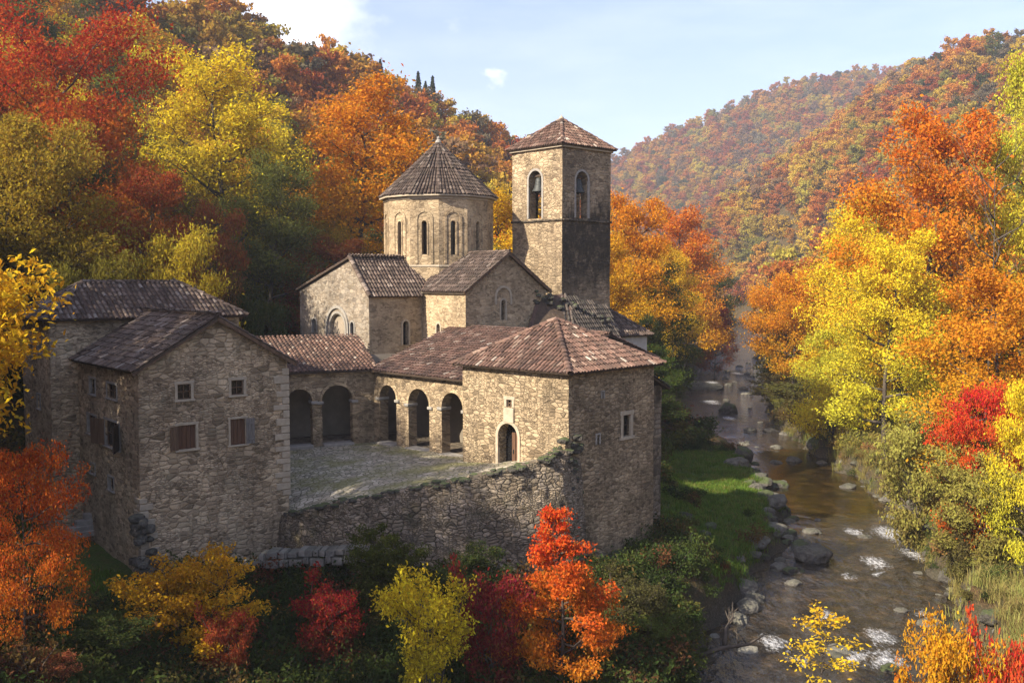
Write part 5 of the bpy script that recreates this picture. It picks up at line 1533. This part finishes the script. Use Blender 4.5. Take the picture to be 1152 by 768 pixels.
kinds = [
    ('rust red', RUST, CRIM), ('orange', ORNG, AMBR), ('golden', GOLD, AMBR), ('yellow', YELL, LIME), ('olive green', (0.2, 0.19, 0.04), GREN),
    ('brown', TAN, RUST), ('dark green', GREN, DKGR), ('amber', AMBR, GOLD), ('crimson', CRIM, RUST)]
for i, (y, x, z, H, u, v) in enumerate(near[:NIND]):
    left = x < float(river_l(np.array([y]))[0])
    nm = noise.noise(V(x * 0.03, y * 0.03, 3.1 if left else 8.2))
    if left: wts = [1.4, 2.4, 2.6, 3.0, 3.6, 1.6, 2.6, 2.2, 0.7]
    if left and u > 640: wts = [1.2, 1.2, 1.2, 0.8, 4, 3, 4.5, 1, 0.6]
    elif not left: wts = [0.5, 1.4, 3.2, 4.2, 3.4, 0.8, 1.4, 2.2, 0.2]
    kn, a, b_ = rf.choices(kinds, wts)[0]
    key = rf.choice(('midA', 'midB', 'midC')) if y > 110 else rf.choice(('oakA', 'oakB', 'tallA', 'tallB', 'oakC'))
    H = H * rf.uniform(0.85, 1.15); Rc = H * rf.uniform(0.29, 0.38)
    where = 'on the slope behind the monastery' if left and u < 660 else ('on the left bank beyond the tower' if left else 'on the sunlit slope across the river')
    plant(key, x, y, H, Rc, rf.uniform(0, 6.28), 'woodland_tree', f'{kn} broadleaf tree in the wood {where}', 'tree', f'{kn} trees {where}', [q * rf.uniform(0.85, 1.1) for q in a], b_, z=z - 0.4)
far += [(x, y, z, H) for (y, x, z, H, u, v) in near[NIND:]]
# unseen trees added on the left slope to shade wall and near bushes
for k, (x, y, H) in enumerate(((-31, 37.5, 21), (-27.5, 33.5, 21), (-27, 29.2, 22), (-35, 41, 22))):
    plant(('oakA', 'oakB', 'tallA')[k % 3], x, y, H, 4.8, k * 1.3, 'broadleaf_tree', 'unseen tall amber tree added on the near slope to shade the wall', 'tree', 'unseen amber trees added on the near slope for shade', AMBR, GOLD)
# dark firs on the skyline
for (u, vt, D) in ((480, 66, 288), (472, 74, 290), (488, 78, 296), (430, 62, 270)):
    x = (u - 576) / F * D
    H = 18 + (u % 5)
    plant('fir', x, D, H * 0.85, 3.6, u, 'fir_tree', 'dark pointed fir on the hill skyline left of the bell tower', 'tree', 'dark firs on the skyline')

def instancer(name, protos, pts, kind='stuff'):
    """points (x, y, z, scale, rot, scale z, index) carrying copies of the given meshes through one node group"""
    col = bpy.data.collections.new(name + '_kinds')
    for i, me_ in enumerate(protos):
        col.objects.link(bpy.data.objects.new(f'{name}_kind_{chr(97 + i)}', me_))
    A = np.array(pts, float)
    me = bpy.data.meshes.new(name); me.from_pydata(A[:, :3].tolist(), [], [])
    for an, tp, val in (('rot', 'FLOAT_VECTOR', np.stack([0 * A[:, 4], 0 * A[:, 4], A[:, 4]], 1)), ('scl', 'FLOAT_VECTOR', np.stack([A[:, 3], A[:, 3], A[:, 5]], 1))):
        a = me.attributes.new(an, tp, 'POINT'); a.data.foreach_set('vector', val.astype(np.float32).ravel())
    a = me.attributes.new('idx', 'INT', 'POINT'); a.data.foreach_set('value', A[:, 6].astype(np.int32))
    o = link(bpy.data.objects.new(name, me)); tag(o, kind=kind)
    ng = bpy.data.node_groups.new(name + '_scatter', 'GeometryNodeTree')
    ng.interface.new_socket('Geometry', in_out='INPUT', socket_type='NodeSocketGeometry'); ng.interface.new_socket('Geometry', in_out='OUTPUT', socket_type='NodeSocketGeometry')
    gi, go = ng.nodes.new('NodeGroupInput'), ng.nodes.new('NodeGroupOutput')
    ci = ng.nodes.new('GeometryNodeCollectionInfo'); ci.inputs['Collection'].default_value = col; ci.inputs['Separate Children'].default_value = True; ci.inputs['Reset Children'].default_value = True
    ip = ng.nodes.new('GeometryNodeInstanceOnPoints'); ip.inputs['Pick Instance'].default_value = True
    def named(nm, dt):
        q = ng.nodes.new('GeometryNodeInputNamedAttribute'); q.data_type = dt; q.inputs['Name'].default_value = nm; return q.outputs['Attribute']
    L = ng.links.new
    L(gi.outputs[0], ip.inputs['Points']); L(ci.outputs[0], ip.inputs['Instance'])
    L(named('idx', 'INT'), ip.inputs['Instance Index']); L(named('rot', 'FLOAT_VECTOR'), ip.inputs['Rotation']); L(named('scl', 'FLOAT_VECTOR'), ip.inputs['Scale'])
    L(ip.outputs[0], go.inputs[0])
    md = o.modifiers.new('scatter', 'NODES'); md.node_group = ng
    return o

fp = []
for i in range(6):
    mb, cl = grow(60 + i, 14, 4.9, 0.12, 12, sub=1, profile=('round', 'spire')[i % 2])
    C, rng = crown_points(cl, 2000, 1.7, 0.7, 60 + i, 1.0)
    tb = MB(); tube(tb, [V(0, 0, 0), V(0.1, 0, 6), V(0, 0.1, 11)], [0.22, 0.15, 0.05], 5)
    fp.append(leaf_mesh('wood_tree', C, 0.76, 0.9, 14, rng, M['wood_leaves'], tb, 0.8))
instancer('distant_woods', fp, [(x, y, z - 0.5, H / 14 * rf.uniform(0.85, 1.15), rf.uniform(0, 6.28), H / 14 * rf.uniform(0.9, 1.15), rf.randrange(6)) for x, y, z, H in far])

# ------------------------------------------------------------------ undergrowth, grass
def shrub_mesh(seed, mat, k=520, r=0.8, h=0.9, leaf=0.15):
    rng = np.random.RandomState(seed)
    cs = rng.normal(size=(9, 3)) * np.array([r * 0.45, r * 0.45, h * 0.2]) + np.array([0, 0, h * 0.45])
    C = cs[rng.randint(0, 9, k)] + rng.normal(size=(k, 3)) * np.array([0.26, 0.26, 0.2]) * r
    C[:, 2] = np.abs(C[:, 2])
    tb = MB(); rr = random.Random(seed)
    for q in range(7):
        a = rr.uniform(0, 6.28); tube(tb, [V(0, 0, -0.2), V(math.cos(a) * r * 0.3, math.sin(a) * r * 0.3, h * 0.5), V(math.cos(a) * r * 0.7, math.sin(a) * r * 0.7, h * rr.uniform(0.7, 1.15))], [0.02, 0.014, 0.004], 3, cap=False)
    return leaf_mesh('shrub', C, leaf, 1.0, h, rng, mat, tb)
def tuft_mesh(seed, mat, k, h, spread, wid, bend=0.5):
    rng = random.Random(seed); vs, fs, uv = [], [], []
    for i in range(k):
        a = rng.uniform(0, 6.28); b0 = V(rng.gauss(0, spread), rng.gauss(0, spread), -0.03); hh = h * rng.uniform(0.5, 1.1)
        d = V(math.cos(a), math.sin(a), 0); s = V(-d.y, d.x, 0) * wid
        m1, tp = b0 + d * hh * bend * 0.3 + Z * hh * 0.6, b0 + d * hh * bend + Z * hh * (1 - bend * 0.25)
        q = len(vs); vs += [b0 - s, b0 + s, m1 + s * 0.7, m1 - s * 0.7, tp]; fs += [[q, q + 1, q + 2, q + 3], [q + 3, q + 2, q + 4]]
        r1 = rng.random(); uv += [(r1, 0.5)] * 7
    me = bpy.data.meshes.new('tuft'); me.from_pydata([tuple(p) for p in vs], [], fs)
    u = me.uv_layers.new(name='UVMap'); u.data.foreach_set('uv', np.array(uv, np.float32).ravel()); me.materials.append(mat); return me
rs = random.Random(5)
def scatter(count, x0, x1, y0, y1, ok, sc, idxs, dz=0.0):
    out = []; tries = 0
    xs_, ys_ = np.array([rs.uniform(x0, x1) for _ in range(count * 6)]), np.array([rs.uniform(y0, y1) for _ in range(count * 6)])
    zs_ = height(xs_, ys_); L_ = river_l(ys_) - xs_; R_ = xs_ - river_r(ys_); pd = poly_dist(xs_, ys_, COMPLEX)
    for x, y, z, l, r, p in zip(xs_, ys_, zs_, L_, R_, pd):
        if len(out) >= count: break
        if ok(x, y, z, l, r, p):
            s = rs.uniform(*sc); out.append((x, y, z + dz, s, rs.uniform(0, 6.28), s * rs.uniform(0.8, 1.25), rs.choice(idxs)))
    return out
in_building = [[xy(p) for p in hq], [xy(p) for p in bq], [xy(p) for p in kq], [xy(p) for p in aq]]
def free(x, y): return not any(in_poly(x, y, q) for q in in_building)
wallfoot = [xy(p) for p in NPT]
def below_wall(x, y):
    for a, b_ in zip(wallfoot[:-1], wallfoot[1:]):
        if a[0] <= x <= b_[0]: return y < a[1] + (b_[1] - a[1]) * (x - a[0]) / (b_[0] - a[0] + 1e-9) - 0.9
    return x < wallfoot[0][0] or x > wallfoot[-1][0]
def ok_under(x, y, z, l, r, p):
    if l < 1.0 or not free(x, y): return False
    if -26 < x < 12 and 48 < y < 80 and in_poly(x, y, COMPLEX) and not (x > 6.5 and y < 57): return False
    if x < -15 and (x + 21) ** 2 + ((y - 45) * 0.8) ** 2 < 34: return False
    if l < 9 and y > 56 and y < 95: return noise.noise(V(x * .3, y * .3, 2)) > 0.42 and y < 78
    return below_wall(x, y) or y > 52
sh = [shrub_mesh(100 + i, M['under_leaves'], 520, 0.8 + 0.1 * i, 0.8 + 0.15 * i, 0.15) for i in range(4)]
pts = scatter(1500, -34, 11, 26, 48, ok_under, (0.45, 1.15), (0, 1, 2, 3)) + scatter(300, 4, 22, 46, 100, ok_under, (0.4, 1.0), (0, 1, 2, 3)) + scatter(500, -60, 36, 78, 170, ok_under, (0.8, 2.0), (0, 1, 2, 3)) + scatter(260, -60, -22, 48, 80, ok_under, (0.7, 1.6), (0, 1, 2, 3))
pts += scatter(120, 4, 13, 40, 54, lambda x, y, z, l, r, p: 0.5 < l < 9 and free(x, y), (0.3, 0.75), (0, 1, 2, 3)) + scatter(160, 14, 40, 44, 125, lambda x, y, z, l, r, p: 0.2 < r < 2, (0.3, 0.7), (0, 1, 2, 3))
instancer('undergrowth', sh, pts)
sb = [shrub_mesh(120 + i, M['bank_leaves'], 460, 0.9, 0.9 + 0.2 * i, 0.15) for i in range(3)]
pts = scatter(620, 14, 60, 26, 120, lambda x, y, z, l, r, p: r > 0.7 and noise.noise(V(x * .14, y * .14, 9)) > -0.05, (0.5, 1.5), (0, 1, 2)) + scatter(300, 30, 80, 100, 220, lambda x, y, z, l, r, p: r > 0.8, (0.9, 2.0), (0, 1, 2))
instancer('bank_bushes', sb, pts)
tg = [tuft_mesh(140 + i, M['grass_blade'], 26, 0.3, 0.16, 0.012) for i in range(3)]
def ok_lawn(x, y, z, l, r, p): return (0.6 < l < 10 and y > 52 and free(x, y)) or ((x + 22) ** 2 + (y - 46) ** 2 < 60 and free(x, y) and p > -1)
instancer('lawn_grass', tg, scatter(6500, -30, 26, 38, 98, ok_lawn, (0.7, 1.5), (0, 1, 2)))
td_ = [tuft_mesh(150 + i, M['dry_blade'], 30, 0.85, 0.2, 0.014, 0.65) for i in range(3)]
instancer('dry_bank_grass', td_, scatter(5200, 14, 62, 26, 125, lambda x, y, z, l, r, p: 0.25 < r < 15, (0.6, 1.4), (0, 1, 2)) + scatter(900, 14, 62, 40, 125, lambda x, y, z, l, r, p: 0.1 < r < 2.2, (0.5, 1.1), (0, 1, 2)))

# ------------------------------------------------------------------ boulders, driftwood
def boulder_mesh(seed, mat):
    rnd = random.Random(seed); bm = bmesh.new(); bmesh.ops.create_icosphere(bm, subdivisions=4, radius=1.0)
    o = V(rnd.uniform(0, 99), rnd.uniform(0, 99), 0); cuts = [(V(rnd.gauss(0, 1), rnd.gauss(0, 1), rnd.gauss(0, 0.8)).normalized(), rnd.uniform(0.62, 0.9)) for _ in range(9)]
    for v in bm.verts:
        q = v.co.copy()
        for nrm, d in cuts:
            e = q.dot(nrm) - d
            if e > 0: q -= nrm * e * 0.88
        q += v.co * (noise.noise(v.co * 1.2 + o) * 0.16 + noise.noise(v.co * 3.1 + o) * 0.09 + noise.noise(v.co * 8 + o) * 0.045)
        v.co = q
    me = bpy.data.meshes.new('boulder'); bm.to_mesh(me); bm.free()
    me.materials.append(mat); return me
BM = [boulder_mesh(i, M['rock']) for i in range(5)] + [boulder_mesh(10 + i, M['rock_dark']) for i in range(4)] + [boulder_mesh(20, M['rock_pale'])]
rb = random.Random(9)
def boulder(x, y, r, k, label, group=None, flat=0.7, sink=0.3, z=None):
    o = bpy.data.objects.new('boulder', BM[k]); zz = max(hz(x, y), -0.35) if z is None else z
    o.location = (x, y, zz + r * flat * (1 - sink) - r * flat * 0.35); o.scale = (r * rb.uniform(0.9, 1.25), r * rb.uniform(0.8, 1.1), r * flat); o.rotation_euler = (rb.uniform(-.15, .15), rb.uniform(-.15, .15), rb.uniform(0, 6.28))
    link(o); tag(o, label, 'boulder', group)
def bpix(u, v, wpx, k, label, z=0.15, **kw):
    p = onz(u, v, z); boulder(p.x, p.y, wpx / 2 / F * p.y, k, label, z=-0.15 if z < 0.6 else z - 0.3, **kw)
bpix(915, 626, 44, 0, 'largest rounded grey boulder at the tip of the lawn bank', flat=0.75)
bpix(1076, 648, 46, 1, 'single big grey boulder at the water edge under the sunlit bank', flat=0.85)
bpix(1030, 590, 36, 2, 'tan boulder with dark underside beside the white rapids')
bpix(819, 463, 22, 5, 'dark rock standing alone in midstream near the annex', flat=0.9)
bpix(982, 535, 22, 3, 'pale leaning stone on the sunlit bank', flat=1.4)
bpix(996, 545, 24, 0, 'rounded stone under the pale yellow green bush', flat=1.2)
bpix(880, 578, 26, 6, 'dark mossy boulder on the lawn edge', flat=0.8)
bpix(869, 560, 22, 3, 'pale boulder halfway along the lawn edge')
bpix(829, 525, 34, 2, 'reddish brown outcrop beside the upper lawn', z=1.0, flat=0.7)
bpix(835, 512, 26, 5, 'mossy rock behind the reddish brown outcrop', z=1.0, flat=0.8)
bpix(906, 612, 22, 4, 'flat grey stone behind the largest boulder')
bpix(893, 640, 26, 8, 'low wet boulder before the largest boulder', flat=0.55)
bpix(879, 636, 22, 1, 'grey stone between lawn bank and low wet boulder')
bpix(884, 600, 24, 7, 'squarish mossy stone above the largest boulder')
bpix(870, 610, 20, 3, 'light round stone on the lawn bank edge below the dark mossy boulder')
bpix(935, 505, 60, 6, 'broad dark undercut rock of the sunlit bank upstream', flat=0.6)
bpix(840, 728, 28, 9, 'flat pale slab lying in the shallow water near the driftwood', flat=0.35)
bpix(805, 712, 14, 9, 'small pale stone beside the driftwood')
bpix(792, 436, 36, 0, 'large boulder in the upstream river bend', flat=0.4)
bpix(1000, 748, 34, 7, 'dark rock below the water spray in the lowest part of the river', flat=0.4)
for k in range(64):
    t = k / 64; y = 52 + 46 * t + rb.uniform(-1, 1); x = float(river_l(np.array([y]))[0]) + rb.uniform(-1.0, 0.9)
    boulder(x, y, rb.choice((0.35, 0.45, 0.6, 0.75, 0.9)) * rb.uniform(0.8, 1.2), rb.choice((0, 1, 2, 3, 4, 5, 6, 7, 8)), 'grey stone in the row edging the lawn bank', 'stones edging the lawn bank')
for k in range(60):
    y = rb.uniform(42, 125); x = float(river_r(np.array([y]))[0]) + rb.uniform(-1.2, 0.9)
    boulder(x, y, rb.choice((0.25, 0.35, 0.45, 0.6)) * rb.uniform(0.8, 1.2), rb.choice((0, 1, 2, 3, 4, 7)), 'stone at the water edge of the sunlit bank', 'stones along the sunlit bank')
for k in range(50):
    y = rb.uniform(44, 215); t = rb.random(); x = float(river_l(np.array([y]))[0]) * (1 - t) + float(river_r(np.array([y]))[0]) * t
    boulder(x, y, rb.uniform(0.2, 0.6) * (1 + min(y, 110) / 260), rb.choice((1, 4, 0, 2, 3)), 'wet stone breaking the surface of the river', 'wet stones in the river', flat=0.6, sink=0.35, z=-0.15)
for k in range(8):
    y = rb.uniform(50, 66); x = float(river_l(np.array([y]))[0]) - rb.uniform(2.5, 8)
    boulder(x, y, rb.uniform(0.35, 0.8), rb.choice((5, 6, 7, 8)), 'mossy rock on the rough slope between building and lawn', 'mossy rocks on the rough slope')
for k, (u, v, D, L_, a) in enumerate(((815, 690, 47, 4.0, 1.25), (788, 735, 45, 3.2, 0.2), (760, 752, 44.5, 2.6, 2.7), (590, 752, 37, 3.0, 0.5), (575, 745, 37.5, 2.6, 0.75))):
    p = at(u, v, D); z0 = max(hz(p.x, p.y), 0.05) + 0.15
    g = MB(); rw_ = random.Random(k); d = V(math.cos(a), math.sin(a), 0.12)
    P = V(p.x, p.y, z0)
    tube(g, [P, P + d * L_ * 0.35 + V(0, .1, .1), P + d * L_ * 0.7 + V(.1, -.1, .12), P + d * L_ + V(0, 0, .35)], [0.12, 0.1, 0.07, 0.025], 7)
    for q in range(4):
        s = P + d * L_ * rw_.uniform(0.3, 0.9); e = V(rw_.uniform(-.6, .6), rw_.uniform(-.6, .6), rw_.uniform(.2, .8)); tube(g, [s, s + e * 0.6, s + e * 1.2], [0.05, 0.03, 0.01], 5)
    o = g.build('driftwood_branch', M['bark'], None, loc=P, smooth=True)
    tag(o, ('dead branch leaning from the bank to the water', 'dead branch lying across the river edge shallows', 'forked dead branch at the dark river corner', 'bare branch lying below the red orange maple', 'second bare branch crossing under the red orange maple')[k], 'branch')
# ------------------------------------------------------------------ light, sky, camera
SUN_EL = math.radians(35); SUN_AZ = (-0.8, -0.6)   # towards the sun, in plan
sd = V(SUN_AZ[0], SUN_AZ[1], 0).normalized() * math.cos(SUN_EL) + Z * math.sin(SUN_EL)
L = bpy.data.lights.new('sun', 'SUN'); L.energy = 5.0; L.angle = math.radians(0.55); L.color = (1.0, 0.89, 0.72)
so = bpy.data.objects.new('sun', L); so.rotation_euler = (-sd).to_track_quat('-Z', 'Y').to_euler(); link(so)
w = bpy.data.worlds.new('World'); scene.world = w; w.use_nodes = True
nt = w.node_tree; nt.nodes.clear(); n = N(nt)
sky = n('ShaderNodeTexSky', {'sky_type': 'NISHITA', 'sun_disc': False})
sky.sun_elevation = SUN_EL; sky.sun_rotation = math.atan2(sd.x, sd.y)
sky.altitude = 300; sky.air_density = 1.0; sky.dust_density = 1.6; sky.ozone_density = 1.3
g = n('ShaderNodeTexCoord').outputs['Generated']
def cloud(u, v, rad, lo, hi, sc, stretch=(1, 1, 1.6)):
    d = ray(u, v).normalized()
    ds = n('ShaderNodeVectorMath', {'operation': 'DISTANCE'}, i0=g, i1=tuple(d)).outputs['Value']
    near = n.ramp(ds, [(0.0, 1.0), (rad, 0.0)])
    f = n.noise(n('ShaderNodeMapping', None, Vector=g, Scale=stretch).outputs[0], sc, 7, 0.6)
    return n.ramp(n.math('ADD', n.math('MULTIPLY', near, 0.4), n.math('MULTIPLY', f, 0.62)), [(lo, 0.0), (hi, 1.0)])
c1 = cloud(330, 0, 0.2, 0.46, 0.78, 7.0)
c2 = cloud(556, 86, 0.03, 0.56, 0.86, 42.0)
thin = n.math('MULTIPLY', n.ramp(n.noise(n('ShaderNodeMapping', None, Vector=g, Scale=(1.5, 1.5, 7)).outputs[0], 2.4, 6, 0.6), [(0.42, 0.0), (0.75, 1.0)]), 0.13)
cl = n.math('MAXIMUM', n.math('MAXIMUM', c1, n.math('MULTIPLY', c2, 0.8)), thin)
skyc = n.mix(cl, n.mix(1.0, sky.outputs[0], (0.98, 0.89, 0.97), 'MULTIPLY'), (8.6, 8.4, 8.1))
bg = n('ShaderNodeBackground', None, Color=skyc, Strength=0.117)
o = n('ShaderNodeOutputWorld'); nt.links.new(bg.outputs[0], o.inputs['Surface'])

cam = bpy.data.cameras.new('camera'); cam.sensor_width = 36; cam.lens = 36 * F / 1152
cam.clip_start = 0.5; cam.clip_end = 4000
co = bpy.data.objects.new('camera', cam); co.location = (0, 0, CAMZ)
co.rotation_euler = (math.pi / 2 - PITCH, 0, 0); link(co); scene.camera = co

# air of the valley: one even volume round camera and land
HAZE = True
if HAZE:
    hb = MB(); box_uv(hb, V(100, 700, 159), V(1, 0, 0), V(0, 1, 0), Z, 2100, 1620, 322, (0, 0))
    hm, hnt = new_mat('valley_air'); hn = N(hnt)
    pv = hn('ShaderNodeVolumePrincipled'); pv.inputs['Density'].default_value = 0.0003
    pv.inputs['Color'].default_value = (0.9, 0.93, 1.0, 1); pv.inputs['Anisotropy'].default_value = 0.25
    ho = hn('ShaderNodeOutputMaterial'); hnt.links.new(pv.outputs[0], ho.inputs['Volume'])
    tag(hb.build('haze', hm), kind='stuff')

scene.view_settings.view_transform = 'Standard'; scene.view_settings.look = 'None'
scene.view_settings.exposure = 1.26; scene.view_settings.gamma = 1.0; scene.view_settings.use_curve_mapping = False
cy = scene.cycles
cy.max_bounces = 6; cy.diffuse_bounces = 3; cy.glossy_bounces = 3; cy.transmission_bounces = 4; cy.transparent_max_bounces = 6; cy.volume_bounces = 0
cy.use_denoising = True; cy.sample_clamp_indirect = 6.0; cy.caustics_reflective = False; cy.caustics_refractive = False
